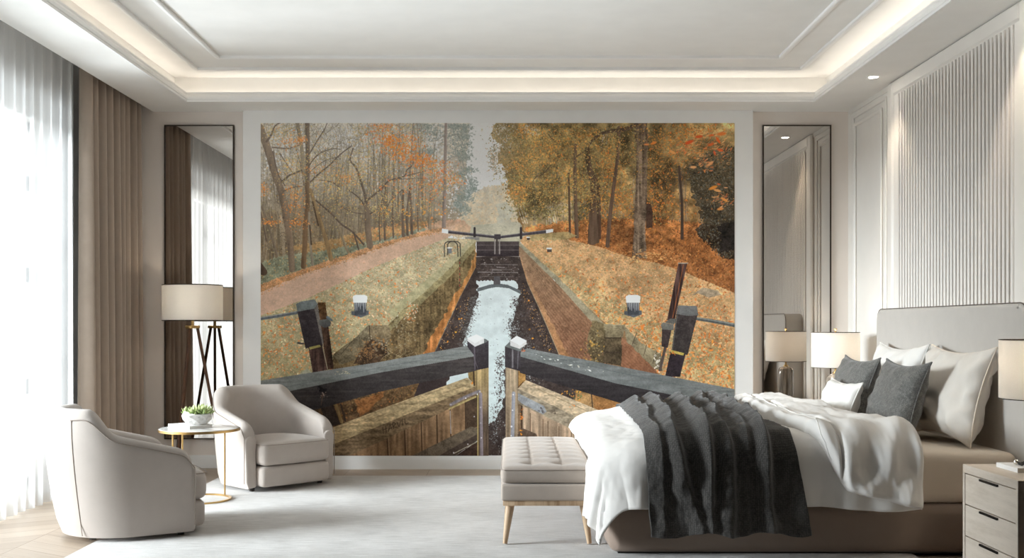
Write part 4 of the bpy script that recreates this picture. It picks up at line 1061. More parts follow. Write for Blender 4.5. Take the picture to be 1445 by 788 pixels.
# ------------------------------------------------------------------ rug
v, f = rounded_box(4.07, 3.53, .014, .006, (8, 8, 1))
o = mk('area_rug', v, f, M['rug']); o.location = (-.085, 5.965, .007)
tag(o, 'large pale grey and cream woven rug on the oak floor under the chairs and bench', 'rug')
RUG = .014

# ------------------------------------------------------------------ tub armchairs
def make_chair():
    """local: faces -y, semicircular back of radius RB about the origin, straight arms forward to y = -D"""
    t = thing('armchair', None, 'armchair', group='taupe tub armchairs')
    RB, D = .355, .315
    def path(u):
        """plan point, outward normal, backness for u in 0..1"""
        L1, L2 = D, math.pi * RB; s = u * (2 * L1 + L2)
        if s < L1: return Vector((-RB, -D + s, 0)), Vector((-1, 0, 0)), 0., s
        if s < L1 + L2:
            a = math.pi - (s - L1) / RB
            return Vector((RB * math.cos(a), RB * math.sin(a), 0)), Vector((math.cos(a), math.sin(a), 0)), math.sin(a), s
        s2 = s - L1 - L2
        return Vector((RB, -s2, 0)), Vector((1, 0, 0)), 0., 2 * L1 + L2 - s
    def height(u):
        p, n, b, s = path(u)
        ss = min(u, 1 - u) * (2 * D + math.pi * RB)
        h = .447 + .098 * min(1, ss / (D + .07)) + .132 * sstep(.16, .64, b)
        r = .075
        if ss < r: h -= r - math.sqrt(max(0, r * r - (r - ss) ** 2))
        return h
    def thick(b): return .085 + .055 * sstep(.1, .9, b)
    def taper(z, b): return (.015 + .06 * b) * max(0, 1 - z / .56) ** 1.25 - .012 * b * math.sin(min(1, z / .6) * math.pi)
    NU = 96
    us = [0, .004, .010, .018, .028, .04, .055] + [.07 + .86 * i / NU for i in range(NU + 1)] + [.945, .96, .972, .982, .99, .996, 1]
    rows = []
    for u in us:
        p, n, b, s = path(u); h = height(u); th = thick(b); r = th / 2
        sec = []
        for i in range(9):                               # outside, bottom to top
            z = .022 + (h - r - .022) * i / 8
            off = -taper(z, b)
            if i == 0: off -= .012
            sec.append((off, z))
        for i in range(1, 9):                            # over the roll
            a = math.pi * i / 9
            sec.append((-r + r * math.cos(a) - taper(h, b), h - r + r * math.sin(a)))
        for i in range(7):                               # inside, down to the seat deck
            z = h - r + (.03 - (h - r)) * i / 6
            sec.append((-th - .05 * b * (1 - (z - .03) / max(.01, h - r - .03)), z))
        rows.append([p + n * o + Vector((0, 0, z)) for o, z in sec])
    ns = len(rows[0])
    # round the front ends of the arms: inset copies of the end sections
    def end(row, sgn):
        c = sum(row, Vector()) / ns; out = []
        for d, k in ((.007, .002), (.012, .006), (.015, .012)):
            out.append([q + Vector((c.x - q.x, 0, c.z - q.z)).normalized() * k + Vector((0, -d, 0)) for q in row])
        return out
    e0, e1 = end(rows[0], 1), end(rows[-1], 1)
    allrows = list(reversed(e0)) + rows + e1
    verts = [q for r_ in allrows for q in r_]
    faces = []
    for j in range(len(allrows) - 1):
        for i in range(ns):
            i2 = (i + 1) % ns
            faces.append((j * ns + i, j * ns + i2, (j + 1) * ns + i2, (j + 1) * ns + i))
    faces.append(tuple(range(ns))[::-1]); faces.append(tuple((len(allrows) - 1) * ns + i for i in range(ns)))
    bm = bmesh.new(); vs = [bm.verts.new(q) for q in verts]
    for fc in faces: bm.faces.new([vs[i] for i in fc])
    from_bm('shell', bm, M['taupe'], t, angle=50)
    # piping: along the outer edge of the roll, down the two arm fronts, and the two back seams
    def outer(u, z=None, lift=.002):
        p, n, b, s = path(u); h = height(u); r = thick(b) / 2
        if z is None: z = h - r * .78; o = -taper(h, b) - r + r * math.cos(math.asin(min(1, (z - (h - r)) / r))) if z > h - r else -taper(z, b)
        else: o = -taper(z, b)
        return p + n * (o + lift) + Vector((0, 0, z))
    bm = bmesh.new()
    la = [outer(.02 + .335 * i / 40) for i in range(41)]; lb = [outer(.98 - .335 * i / 40) for i in range(41)]
    front = lambda x, sg: [Vector((sg * (RB + .001), -D - .006, z)) for z in [.06 + (.36 - .06) * i / 6 for i in range(7)]]
    a0 = front(RB, -1); a1 = front(RB, 1)
    tube(bm, a0 + la, .0030, 6); from_bm('piping', bm, M['piping'], t)
    bm = bmesh.new(); tube(bm, a1 + lb, .0030, 6); from_bm('piping', bm, M['piping'], t)
    for u in (.335, .665):
        bm = bmesh.new(); pts = []
        for i in range(15):
            z = .032 + (height(u) - thick(path(u)[2]) * .42 - .032) * i / 14
            pts.append(outer(u + (.5 - u) * .10 * (i / 14), z, .0005))
        tube(bm, pts, .0022, 6); from_bm('back_seam', bm, M['piping'], t)
    # seat base and cushion
    W = 2 * (RB - .085) - .004
    def sh(cz, crown):
        def f(x, y, z):
            q = max(0, 1 - (x / (W / 2)) ** 2) * max(0, 1 - (y / .26) ** 2)
            fy = y
            if y < -.1: fy -= .016 * (1 - (x / (W / 2)) ** 2)
            k = 1.
            if y > .02:                                   # the rear follows the tub
                k = math.sqrt(max(.12, 1 - ((y - .02) / .30) ** 2))
            return (x * k, fy - .15, z + cz + (crown * q if z > 0 else 0))
        return f
    v, f = rounded_box(W, .52, .150, .042, (12, 12, 3), sh(.249, .03)); mk('seat_cushion', v, f, M['taupe'], t, angle=70)
    v, f = rounded_box(W, .50, .137, .030, (10, 10, 2), sh(.101, 0)); mk('seat_base', v, f, M['taupe'], t, angle=70)
    bm = bmesh.new()
    zt = .249 + .075 - .010
    pts = [(-W / 2 + .006, .02, zt)] + [(x * (W / 2 - .008), -.416 - .014 * (1 - x * x) + (.03 if abs(x) > .97 else 0), zt - (.0 if abs(x) < .97 else 0)) for x in [-1 + .1 * i for i in range(21)]] + [(W / 2 - .006, .02, zt)]
    tube(bm, pts, .0025, 6); from_bm('cushion_piping', bm, M['piping'], t)
    for x, y in ((-.27, -.27), (.27, -.27), (-.17, .15), (.17, .15)):
        bm = bmesh.new(); cone(bm, (x, y, 0), (x, y, .045), .017, .021, 16); from_bm('foot', bm, M['leg_black'], t)
    return t
ch = make_chair()
ch.location = (-1.715, 7.375, RUG); ch.rotation_euler = (0, 0, R(44.5))
tag(ch, 'taupe tub armchair beside the mural, facing into the room behind the marble side table')
ch2 = copy_thing(ch, (-2.105, 5.63, RUG), R(120.8), label='taupe tub armchair nearest the window, turned away with its rounded side and back showing')

# ------------------------------------------------------------------ bench at the foot of the bed
def make_bench():
    X0, X1, Y0, Y1 = -.045, .425, 5.26, 6.72
    W, L = X1 - X0, Y1 - Y0
    t = thing('bench', 'tufted taupe upholstered bench on splayed oak legs at the foot of the bed', 'bench', ((X0 + X1) / 2, (Y0 + Y1) / 2, RUG + .004))
    bm = bmesh.new(); nx, ny = 64, 150
    # top cushion: rounded box with tufts pressed into the top
    z0, z1, r = .305, .386, .028
    rowsy = [-L / 2 + .12 + i * (L - .24) / 7 for i in range(8)]
    def top(x, y, z):
        zz = z + (z0 + z1) / 2
        if z > 0:
            e = max(0, 1 - (abs(x) / (W / 2)) ** 4) * max(0, 1 - (abs(y) / (L / 2)) ** 6)
            zz += .020 * e
            for cx in (-W / 6, W / 6):
                zz -= .006 * math.exp(-((x - cx) / .006) ** 2) * e
                for cy in rowsy:
                    d2 = (x - cx) ** 2 + (y - cy) ** 2
                    zz -= .017 * math.exp(-d2 / .0011)
                    # creases pulled sideways from each button
                    dx = abs(x - cx)
                    if dx < .075: zz -= .010 * (1 - dx / .075) * math.exp(-((y - cy) / .010) ** 2)
            zz += .004 * math.cos(2 * math.pi * (y - rowsy[0]) / (rowsy[1] - rowsy[0])) * -1 * e
        return (x, y, zz)
    v, f = rounded_box(W, L, z1 - z0, r, (54, 130, 2), top); mk('top_cushion', v, f, M['bench_fabric'], t, angle=80)
    v, f = rounded_box(W - .004, L - .004, .086, .014, (6, 8, 2), lambda x, y, z: (x, y, z + .260)); mk('seat_base', v, f, M['bench_fabric'], t)
    bm = bmesh.new(); h = .006; zz = z1 - .012
    tube(bm, [(-W / 2 + .002, -L / 2 + .02, zz), (-W / 2 + .02, -L / 2 + .002, zz), (W / 2 - .02, -L / 2 + .002, zz), (W / 2 - .002, -L / 2 + .02, zz), (W / 2 - .002, L / 2 - .02, zz), (W / 2 - .02, L / 2 - .002, zz), (-W / 2 + .02, L / 2 - .002, zz), (-W / 2 + .002, L / 2 - .02, zz)], .0028, 6, True)
    from_bm('piping', bm, M['piping'], t)
    for cx in (-W / 6, W / 6):
        for cy in rowsy:
            bm = bmesh.new(); z = top(cx, cy, (z1 - z0) / 2)[2]
            lathe(bm, [(.0001, z + .003), (.006, z + .002), (.0085, z - .001), (.0085, z - .005)], 12, cx, cy); from_bm('tuft_button', bm, M['bench_fabric'], t)
    bm = bmesh.new(); box(bm, -W / 2 + .012, W / 2 - .012, -L / 2 + .012, L / 2 - .012, .192, .218, .003); from_bm('rail', bm, M['oak_leg'], t)
    for sx in (-1, 1):
        for sy in (-1, 1):
            bm = bmesh.new(); cone(bm, (sx * (W / 2 - .022), sy * (L / 2 - .024), 0), (sx * (W / 2 - .048), sy * (L / 2 - .055), .196), .0115, .024, 20)
            from_bm('leg', bm, M['oak_leg'], t)
make_bench()

# ------------------------------------------------------------------ bed
def make_bed():
    t = thing('bed', 'large upholstered bed with a tall taupe headboard against the panelled wall', 'bed', (0, 0, 0))
    X0, X1, Y0, Y1 = .475, 2.462, 5.045, 7.03
    cx, cy = (X0 + X1) / 2, (Y0 + Y1) / 2
    def foot(x, y, z):                              # the two foot corners are rounded in plan
        for sg, ye, r in ((1, Y1, .26), (-1, Y0, .09)):
            a, b = (X0 + r - x) / r, sg * (y - ye + sg * r) / r
            if a > 0 and b > 0:
                a, b = min(a, 1), min(b, 1)
                x, y = X0 + r - r * a * math.sqrt(1 - b * b / 2), ye - sg * r + sg * r * b * math.sqrt(1 - a * a / 2)
        return (x, y, z)
    v, f = rounded_box(X1 - X0, Y1 - Y0, .236, .045, (10, 10, 3), lambda x, y, z: foot(x + cx, y + cy, z + .137)); mk('bed_base', v, f, M['bed_fabric'], t)
    bm = bmesh.new(); box(bm, X0 + .05, X1 - .02, Y0 + .03, Y1 - .03, RUG, .05); from_bm('plinth', bm, M['leg_black'], t)
    def ms(x, y, z):
        return foot(x + cx + .02, y + cy, z + .378 + (.012 if z > 0 else 0) * (1 - (x / 1.0) ** 2))
    v, f = rounded_box(X1 - X0 - .04, Y1 - Y0 - .02, .246, .05, (14, 14, 4), ms); mk('mattress', v, f, M['sheet'], t)
    # headboard: slab with rounded upper corners, dark welt along the front edge
    hy0, hy1, hz, hr, x0, x1 = 5.005, 7.055, 1.228, .075, 2.464, 2.632
    outline = [(hy0, .02)] + [(hy0 + hr - hr * math.cos(a), hz - hr + hr * math.sin(a)) for a in [math.pi / 2 * i / 10 for i in range(11)]] + \
              [(hy1 - hr + hr * math.sin(a), hz - hr + hr * math.cos(a)) for a in [math.pi / 2 * i / 10 for i in range(11)]] + [(hy1, .02)]
    n = len(outline); secs = []
    mid = Vector((0, (hy0 + hy1) / 2, .62))
    for x, k in ((x0, .028), (x0, .018), (x0 + .003, .008), (x0 + .010, .002), (x0 + .022, 0), (x1 - .012, 0), (x1 - .004, .003), (x1, .010)):
        row = []
        for (y, z) in outline:
            sy = -1 if y > mid.y else 1
            yy = y + (k if y < hy0 + hr else -k if y > hy1 - hr else 0) ; zz = z - (k if z > hz - hr - .001 else 0)
            row.append((x, yy, zz))
        secs.append(row)
    verts = [p for r_ in secs for p in r_]; faces = []
    for j in range(len(secs) - 1):
        for i in range(n): faces.append((j * n + i, j * n + (i + 1) % n, (j + 1) * n + (i + 1) % n, (j + 1) * n + i))
    faces.append(tuple(range(n))[::-1]); faces.append(tuple((len(secs) - 1) * n + i for i in range(n)))
    bm = bmesh.new(); vs = [bm.verts.new(p) for p in verts]
    for fc in faces: bm.faces.new([vs[i] for i in fc])
    hb = from_bm('headboard', bm, M['headboard_fabric'], t)
    bm = bmesh.new(); tube(bm, [(x0 + .010, y, z) for y, z in outline], .0032, 8); from_bm('welt', bm, M['dark_trim'], hb)
    return t
make_bed()

# ------------------------------------------------------------------ bedding: sheets of cloth laid over the bed
ZT = .572
XF, YN, YFAR = .52, 5.09, 6.985                    # where the cloth starts to turn down
RHO = .115
def drape_point(x, y, lift=0., fold=None):
    """lay the flat point (x, y) of a cloth over the bed; lift pushes it off the surface below"""
    sgn = -1 if y < (YN + YFAR) / 2 else 1
    CR = .11 if sgn < 0 else .30                   # how far the foot corners are rounded
    yc = YN + CR if sgn < 0 else YFAR - CR
    a = max(0., XF - x); b = max(0., (YN - y) if sgn < 0 else y - YFAR)
    ca, cb = XF + CR - x, sgn * (y - yc)
    px, py = max(x, XF), min(max(y, YN), YFAR)
    if ca > 0 and cb > 0:                          # the rounded corner
        dc = math.hypot(ca, cb); L = max(0., dc - CR) * (1 - (.10 if sgn < 0 else .30) * (2 * ca * cb / (dc * dc)) ** 2)
        ux, uy = -ca / dc, sgn * cb / dc
        if L > 0: px, py = XF + CR + ux * CR, yc + uy * CR
        else: px, py = x, y
    else:
        L = max(a, b); ux, uy = (-1., 0.) if a > b else (0., float(sgn))
    crown = .030 * max(0, 1 - ((y - 6.04) / 1.05) ** 2) * sstep(.3, .9, x)
    z = ZT - .042 * (1 - sstep(XF - .02, XF + .36, x)) + .02 * math.sin(math.pi * max(0, min(1, (y - YN) / (YFAR - YN))))
    if L < 1e-6: return Vector((px, py, z + lift)), Vector((0, 0, 1)), 0.
    n = Vector((ux, uy, 0))
    q = RHO * math.pi / 2
    if L < q:
        th = L / RHO; h, v = RHO * math.sin(th), RHO * (1 - math.cos(th)); nrm = n * math.sin(th) + Vector((0, 0, math.cos(th)))
    else:
        h, v = RHO + .05 * (L - q), RHO + (L - q); nrm = n.copy()
    p = Vector((px, py, z)) + n * h - Vector((0, 0, v))
    return p + nrm * lift, nrm, L

def wr(x, y, s, seed=0.):
    return mnoise.fractal(Vector((x * s, y * s, seed)), .6, 2.1, 4)

def solid(o, th):
    s = o.modifiers.new('thickness', 'SOLIDIFY'); s.thickness = th; s.offset = -1
    return o

def duvet_lift(x, y):
    p, n, L = drape_point(x, y)
    a, b = max(0, XF - x), max(0, YN - y)
    w = .010 * wr(x * 1., y * .6, 2.6, 3.1) + .004 * wr(x, y, 7, 1.)
    if L > 0:
        # long soft folds in the hanging cloth
        k = x if b > a else y
        tang = math.atan2(a, max(b, 1e-6)) if a > 0 and b > 0 else 0
        amp = .020 * sstep(.05, .40, L) * (.45 if a > 0 and b > 0 else 1)
        w += amp * (math.sin(k * 15 + 1.1 * math.sin(k * 5.3) + tang * 7) * .7 + .5 * math.sin(k * 31 + tang * 9 + 2))
        if a > 0: w += .008 * sstep(0, .16, a) * math.exp(-((L - .17) / .10) ** 2)      # the belly over the foot end
    return .004 + max(-.012, w) + .012
def xhead(y): return 1.945 - .155 * sstep(5.10, 5.55, y)
def make_duvet():
    t = thing('duvet', 'white duvet spread over the bed with its top edge folded back', 'bedding', (0, 0, 0))
    nx, ny = 150, 190
    rows = []
    for j in range(ny):
        v = j / (ny - 1); row = []
        for i in range(nx):
            y_ = YFAR + .36 + (YN - .385 - YFAR - .36) * v
            x = (xhead(y_) - .01) + ((XF - .41) - xhead(y_) + .01) * i / (nx - 1)
            hang_n = .385 - .035 * sstep(.80, .45, x) + .012 * math.sin(x * 8)
            y0, y1 = YFAR + .36, YN - hang_n
            y = y0 + (y1 - y0) * v
            p, n, L = drape_point(x, y)
            q = p + n * duvet_lift(x, y)
            if q.z < .47: q.x += max(0., .440 - q.x) * sstep(5.13, 5.24, q.y) * sstep(.50, .445, q.z)
            row.append(q)
        rows.append(row)
    o = mk('cover', [p for r_ in rows for p in r_], grid_faces(nx, ny), M['duvet'], t, angle=180); 
    o.data.flip_normals(); solid(o, .012)
    # the part folded back towards the foot: a plump second layer
    nu, nv = 110, 190
    def xa(y, v):
        top = lerp_pts([(4.9, 1.445), (5.05, 1.43), (5.45, 1.37), (6.1, 1.39), (6.7, 1.45), (7.1, 1.50)], y)
        b = max(0, YN - y)
        return top + .0 if b <= .02 else 1.437 + (1.59 - 1.437) * min(1., (b - .02) / .30) ** 1.0
    rows = []; seam = []
    for j in range(nv):
        v = j / (nv - 1); row = []
        for i in range(nu):
            u = i / (nu - 1)
            yb = YN - (.305 + .085 * u)
            y = (YFAR + .30) + (yb - YFAR - .30) * v
            x0 = xa(y, v); x1 = xhead(y)
            x = x0 + (x1 - x0) * u
            e_l, e_r, e_b = (x - x0), (x1 - x), (y - yb)
            def rnd(e, r): return math.sqrt(max(0, 1 - (1 - min(1, e / r)) ** 2))
            h = .070 * rnd(e_l, .04) * rnd(e_r, .04) * rnd(e_b, .035)
            bb = .105 * (1 - sstep(0, .30, YN - y)) + .004
            g = math.exp(-((e_l - bb) / .008) ** 2)
            h -= .030 * g
            h += (.006 * math.sin((e_l) * 30 + y * 9) * sstep(.02, .1, e_l) + .011 * wr(x * 1.4, y * .9, 3.2, 8.)) * rnd(e_l, .05)
            # folds running down from the shoulder of the bed
            if y < YN + .25: h += .010 * math.sin((x + .55 * (YN - y)) * 34 + 1.) * sstep(-.25, .12, YN - y) * rnd(e_l, .12) * rnd(e_r, .08)
            p, n, L = drape_point(x, y)
            lf = duvet_lift(x, y) + .006
            pt = p + n * (lf + h)
            row.append(pt)
        rows.append(row)
        # seam line
        best = min(range(nu), key=lambda i: abs((rows[-1][i] - rows[-1][0]).length - bb))
        seam.append(rows[-1][best])
    o = mk('turned_back_edge', [p for r_ in rows for p in r_], grid_faces(nu, nv), M['duvet'], t, angle=180)
    o.data.flip_normals(); solid(o, .010)
    bm = bmesh.new(); tube(bm, [p + Vector((0, 0, .001)) for p in seam[12:-6:2]], .0035, 6); from_bm('seam', bm, M['duvet'], o)
make_duvet()

def make_throw():
    nx, ny = 150, 200
    folds = [((6.9, .955), (5.05, .79), (4.62, .885), .062), ((6.9, 1.115), (5.05, .93), (4.62, .955), .070), ((6.9, 1.25), (5.05, 1.03), (4.62, 1.03), .056),
             ((6.9, 1.37), (5.05, 1.215), (4.62, 1.235), .066), ((6.9, .83), (5.05, .70), (4.62, .72), .034), ((6.9, 1.32), (5.05, 1.12), (4.62, 1.13), .026)]
    rows = []
    for j in range(ny):
        v = j / (ny - 1); y_n = YN - .50
        y = (YFAR + .40) + (y_n - YFAR - .40) * v
        xl = lerp_pts([(4.6, .665), (5.0, .64), (6.9, .715), (7.4, .72)], y); xr = lerp_pts([(4.6, 1.415), (5.0, 1.345), (5.6, 1.325), (6.9, 1.415), (7.4, 1.42)], y)
        row = []
        for i in range(nx):
            u = i / (nx - 1); x = xl + (xr - xl) * u
            h = 0.
            for p0, p1, p2, a in folds:
                c = lerp_pts([(p2[0], p2[1]), (p1[0], p1[1]), (p0[0], p0[1])], y) + .012 * math.sin(y * 6 + a * 300)
                d = x - c
                w = .020 if d > 0 else .062
                h += a * (.75 + .5 * abs(wr(c, y, 2.2, a * 50))) * math.exp(-(d / w) ** 2) * (1.0 if y > YN else 1 - .35 * sstep(0, .4, YN - y))
            h += .008 * wr(x, y, 6, 5.) + .005 * wr(x, y, 14, 2.)
            yy = y + (.012 * math.sin(x * 22) if v > .97 else 0)
            p, n, L = drape_point(x, yy)
            row.append(p + n * (max(duvet_lift(x, yy), 0) + .027 + max(0, h)))
        rows.append(row)
    o = mk('throw_blanket', [p for r_ in rows for p in r_], grid_faces(nx, ny), M['throw'], angle=180)
    o.data.flip_normals(); solid(o, .007)
    tag(o, 'charcoal waffle knit throw draped in folds across the white duvet', 'blanket')
make_throw()

# ------------------------------------------------------------------ pillows
def make_pillow(name, W, H, T, mat, loc, lean, yaw, label, cat, seed=0, roll=0., pipe=None, ear=.14, crease=1.):
    """local: x along the width, z up the height, y through; stands on its lower edge, leans back by `lean`"""
    t = thing(name, label, cat, loc)
    t.rotation_mode = 'XYZ'
    rot = Matrix.Rotation(R(yaw), 4, 'Z') @ Matrix.Rotation(R(-lean), 4, 'X') @ Matrix.Rotation(R(roll), 4, 'Y')
    t.rotation_euler = rot.to_euler()
    N = 44; verts, faces = [], []
    def pt(i, j, s):
        u, w = 2 * i / N - 1, 2 * j / N - 1
        eu, ew = abs(u), abs(w)
        x = W / 2 * u * (1 - ear * (1 - w * w) * eu ** 3); z = H / 2 * w * (1 - ear * 1.2 * (1 - u * u) * ew ** 3)
        prof = max(0, (1 - eu ** 2.6)) ** .55 * max(0, (1 - ew ** 2.6)) ** .55
        th = T / 2 * prof
        # wrinkles near the edges, a belly towards the bottom
        k = (1 - prof) * prof * 4
        th += crease * .020 * k * mnoise.noise(Vector((x * 13, z * 13 + s * 3, seed))) + .008 * prof * mnoise.noise(Vector((x * 5, z * 5, seed + 7 * s)))
        rr = math.hypot(u + .2, w + .85)
        th += crease * .010 * prof * math.sin(rr * 16 + 2 * mnoise.noise(Vector((u * 2, w * 2, seed)))) * max(0, 1 - rr / 1.1)
        th *= 1 + .18 * (-w) * prof
        return Vector((x, s * max(th, .0015), z + H / 2 * (1 - ear * .5)))
    for s in (-1, 1):
        base = len(verts)
        for j in range(N + 1):
            for i in range(N + 1): verts.append(pt(i, j, s))
        for j in range(N):
            for i in range(N):
                q = (base + j * (N + 1) + i, base + j * (N + 1) + i + 1, base + (j + 1) * (N + 1) + i + 1, base + (j + 1) * (N + 1) + i)
                faces.append(q if s < 0 else q[::-1])
    bm = bmesh.new(); vs = [bm.verts.new(v) for v in verts]
    for q in faces: bm.faces.new([vs[i] for i in q])
    bmesh.ops.remove_doubles(bm, verts=bm.verts, dist=.0035)
    from_bm('pillow_body', bm, mat, t, angle=180)
    ring = [pt(i, 0, -1) for i in range(N)] + [pt(N, j, -1) for j in range(N)] + [pt(N - i, N, -1) for i in range(N)] + [pt(0, N - j, -1) for j in range(N)]
    bm = bmesh.new(); tube(bm, [Vector((p.x, 0, p.z)) for p in ring], .0042, 6, True); from_bm('seam', bm, pipe or mat, t)
    return t
TOPM = .510
# width runs along the room's depth: yaw -90 turns the local front (-y) to face the foot of the bed (-x)
make_pillow('bed_pillow', .80, .515, .20, M['cream'], (2.275, 5.565, TOPM + .02), 15, -90, 'big cream linen pillow nearest the camera against the headboard', 'pillow', 1, pipe=M['sheet'], crease=1.8)
make_pillow('bed_pillow', .80, .515, .20, M['white_linen'], (2.275, 6.40, TOPM + .02), 15, -90, 'big pale pillow at the far side of the headboard behind dark cushion', 'pillow', 2)
make_pillow('cushion', .64, .43, .17, M['charcoal'], (2.045, 5.70, TOPM + .022), 17, -90, 'charcoal cushion in front of the nearer cream pillow, closest to the camera', 'cushion', 3)
make_pillow('cushion', .64, .43, .17, M['charcoal'], (2.045, 6.44, TOPM + .022), 17, -90, 'charcoal cushion farther away, behind the small white cushion', 'cushion', 4)
make_pillow('cushion', .57, .29, .13, M['white_linen'], (1.882, 6.15, TOPM + .024), 20, -90, 'small white rectangular cushion in front of the farther charcoal cushion', 'cushion', 5, crease=1.4)
# ------------------------------------------------------------------ nightstands
def make_nightstand():
    """local: drawers face -x; origin on the floor under the middle of the case"""
    t = thing('nightstand', None, 'nightstand', group='limed ash nightstands')
    D, Wd, H = .555, .525, .477
    bm = bmesh.new(); th = .019
    x0, x1, y0, y1 = -D / 2, D / 2, -Wd / 2, Wd / 2
    box(bm, x0, x1, y0, y1, H - .038, H, .002, 1)
    box(bm, x0, x1, y0, y0 + th, .0, H - .038, .0015, 1); box(bm, x0, x1, y1 - th, y1, .0, H - .038, .0015, 1)
    box(bm, x1 - .012, x1, y0 + th, y1 - th, .0, H - .038); box(bm, x0 + .02, x1 - .012, y0 + th, y1 - th, .0, .012)
    from_bm('case', bm, M['ash'], t, smooth=False)
    zs = [.004, .149, .294, .437]
    for k in range(3):
        bm = bmesh.new(); box(bm, x0 + .003, x0 + .40, y0 + th + .0025, y1 - th - .0025, zs[k] + .0025, zs[k + 1] - .0025, .0015, 1)
        d = from_bm('drawer', bm, M['ash'], t, smooth=False)
        bm = bmesh.new(); box(bm, x0 - .006, x0 + .004, -.085, .085, zs[k + 1] - .014, zs[k + 1] - .004, .0015, 1)
        from_bm('handle', bm, M['black_metal'], d)
    return t
NSX = 2.372
ns = make_nightstand(); ns.location = (NSX, 4.585, 0)
tag(ns, 'pale ash nightstand with three drawers and black bar handles on the near side of bed')
copy_thing(ns, (NSX, 7.44, 0), label='ash nightstand on the far side of bed below the mirror')

# ------------------------------------------------------------------ bedside lamps
def smoky():
    m = Mat('smoky reeded glass'); v = m.coords((1, 1, .12))
    n = m.noise(v, 42, 3); cc = m.ramp(n, [(.35, srgb((96, 88, 80))), (.6, srgb((148, 138, 126))), (.75, srgb((190, 182, 170)))])
    m.principled(color_in=cc, rough=.12, spec=.6, normal=m.bump(n, .3, .004), **{'Coat Weight': .5}); return m.m
M['smoky'] = smoky()
M['bulb'] = glow('warm bulb', (1, .78, .5), 6)
def bulb(t, z, r=.028):
    bm = bmesh.new(); lathe(bm, [(.0001, z + r * 1.25)] + [(r * math.sin(a), z + r * math.cos(a)) for a in [.5 + .22 * i for i in range(10)]] + [(.011, z - r * 1.35), (.0001, z - r * 1.36)], 18)
    return from_bm('bulb', bm, M['bulb'], t)
def make_table_lamp():
    t = thing('table_lamp', None, 'lamp', group='bedside lamps')
    bm = bmesh.new(); lathe(bm, [(.0001, 0), (.062, 0), (.064, .004), (.064, .012), (.0001, .012)], 36); from_bm('lamp_foot', bm, M['brass'], t)
    bm = bmesh.new()
    lathe(bm, [(.0001, .012), (.058, .012), (.063, .022), (.065, .12), (.066, .22), (.063, .252), (.050, .272), (.030, .282), (.016, .286), (.0001, .286)], 40); from_bm('lamp_base', bm, M['smoky'], t, angle=60)
    bm = bmesh.new(); cone(bm, (0, 0, .284), (0, 0, .40), .008, .008, 14); lathe(bm, [(.0001, .284), (.019, .284), (.019, .296), (.0001, .296)], 20); cone(bm, (0, 0, .40), (0, 0, .43), .014, .014, 14)
    box(bm, -.0025, .0025, -.055, -.050, .41, .575); box(bm, -.0025, .0025, .050, .055, .41, .575); box(bm, -.0025, .0025, -.055, .055, .572, .578); box(bm, -.002, .002, -.055, .055, .408, .413)
    from_bm('stem', bm, M['brass'], t)
    s0, s1, r = .327, .579, .169
    bm = bmesh.new(); lathe(bm, [(r, s0), (r, s1), (r - .0025, s1), (r - .0025, s0)], 56, close=True); sh = from_bm('lamp_shade', bm, M['shade'], t)
    bm = bmesh.new(); lathe(bm, [(r + .001, s0 - .002), (r + .001, s0 + .002), (r - .0035, s0 + .002), (r - .0035, s0 - .002)], 56, close=True)
    from_bm('shade_trim', bm, M['bronze'], sh)
    bm = bmesh.new(); lathe(bm, [(r + .001, s1 - .002), (r + .001, s1 + .002), (r - .0035, s1 + .002), (r - .0035, s1 - .002)], 56, close=True)
    box(bm, -.0015, .0015, -r + .002, r - .002, s1 - .004, s1 - .001); box(bm, -r + .002, r - .002, -.0015, .0015, s1 - .004, s1 - .001)
    from_bm('shade_trim', bm, M['bronze'], sh)
    bm = bmesh.new(); lathe(bm, [(.0001, .578), (.005, .579), (.005, .592), (.011, .598), (.011, .606), (.0001, .608)], 16); from_bm('finial', bm, M['brass'], t)
    bulb(t, .462)
    return t
def lamp_light(name, loc, power, r=.03, c=(1, .91, .79)):
    l = bpy.data.lights.new(name, 'POINT'); l.energy = power; l.color = c; l.shadow_soft_size = r
    o = bpy.data.objects.new(name, l); o.location = loc; col.objects.link(o); return o
tl = make_table_lamp(); tl.location = (2.345, 7.545, .491)
tag(tl, 'bedside lamp with white drum shade and smoky base beside the wall mirror')
nl = copy_thing(tl, (2.272, 4.475, .477), label='bedside lamp with white drum shade on the near nightstand at right edge')
lamp_light('bedside bulb light', (2.345, 7.545, .491 + .505), LAMP_W); lamp_light('bedside bulb light', (2.272, 4.475, .477 + .505), LAMP_W * 1.9)

# tray and small glass things by the far lamp
t = thing('tray', 'low round glass tray under the far bedside lamp', 'tray', (2.345, 7.545, .477))
bm = bmesh.new(); lathe(bm, [(.0001, 0), (.118, 0), (.126, .014), (.122, .014), (.115, .0055), (.0001, .0055)], 40); from_bm('tray_dish', bm, M['smoky'], t)
t.scale = (1, 1, 1)
def clear_glass():
    m = Mat('clear glass'); m.principled((.95, .95, .94), .02, 0., spec=.5, **{'Transmission Weight': 1., 'IOR': 1.3}); return m.m
M['clear_glass'] = clear_glass()
t = thing('perfume_bottle', 'small clear glass bottle with round stopper beside the far bedside lamp', 'bottle', (2.20, 7.62, .477))
bm = bmesh.new(); lathe(bm, [(.0001, 0), (.030, 0), (.034, .006), (.034, .030), (.022, .042), (.010, .048), (.010, .056), (.0001, .056)], 24); from_bm('bottle_body', bm, M['clear_glass'], t)
bm = bmesh.new(); lathe(bm, [(.0001, .055)] + [(.017 * math.sin(a), .071 - .017 * math.cos(a)) for a in [.45 + .27 * i for i in range(9)]] + [(.0001, .088)], 20); from_bm('stopper', bm, M['clear_glass'], t)

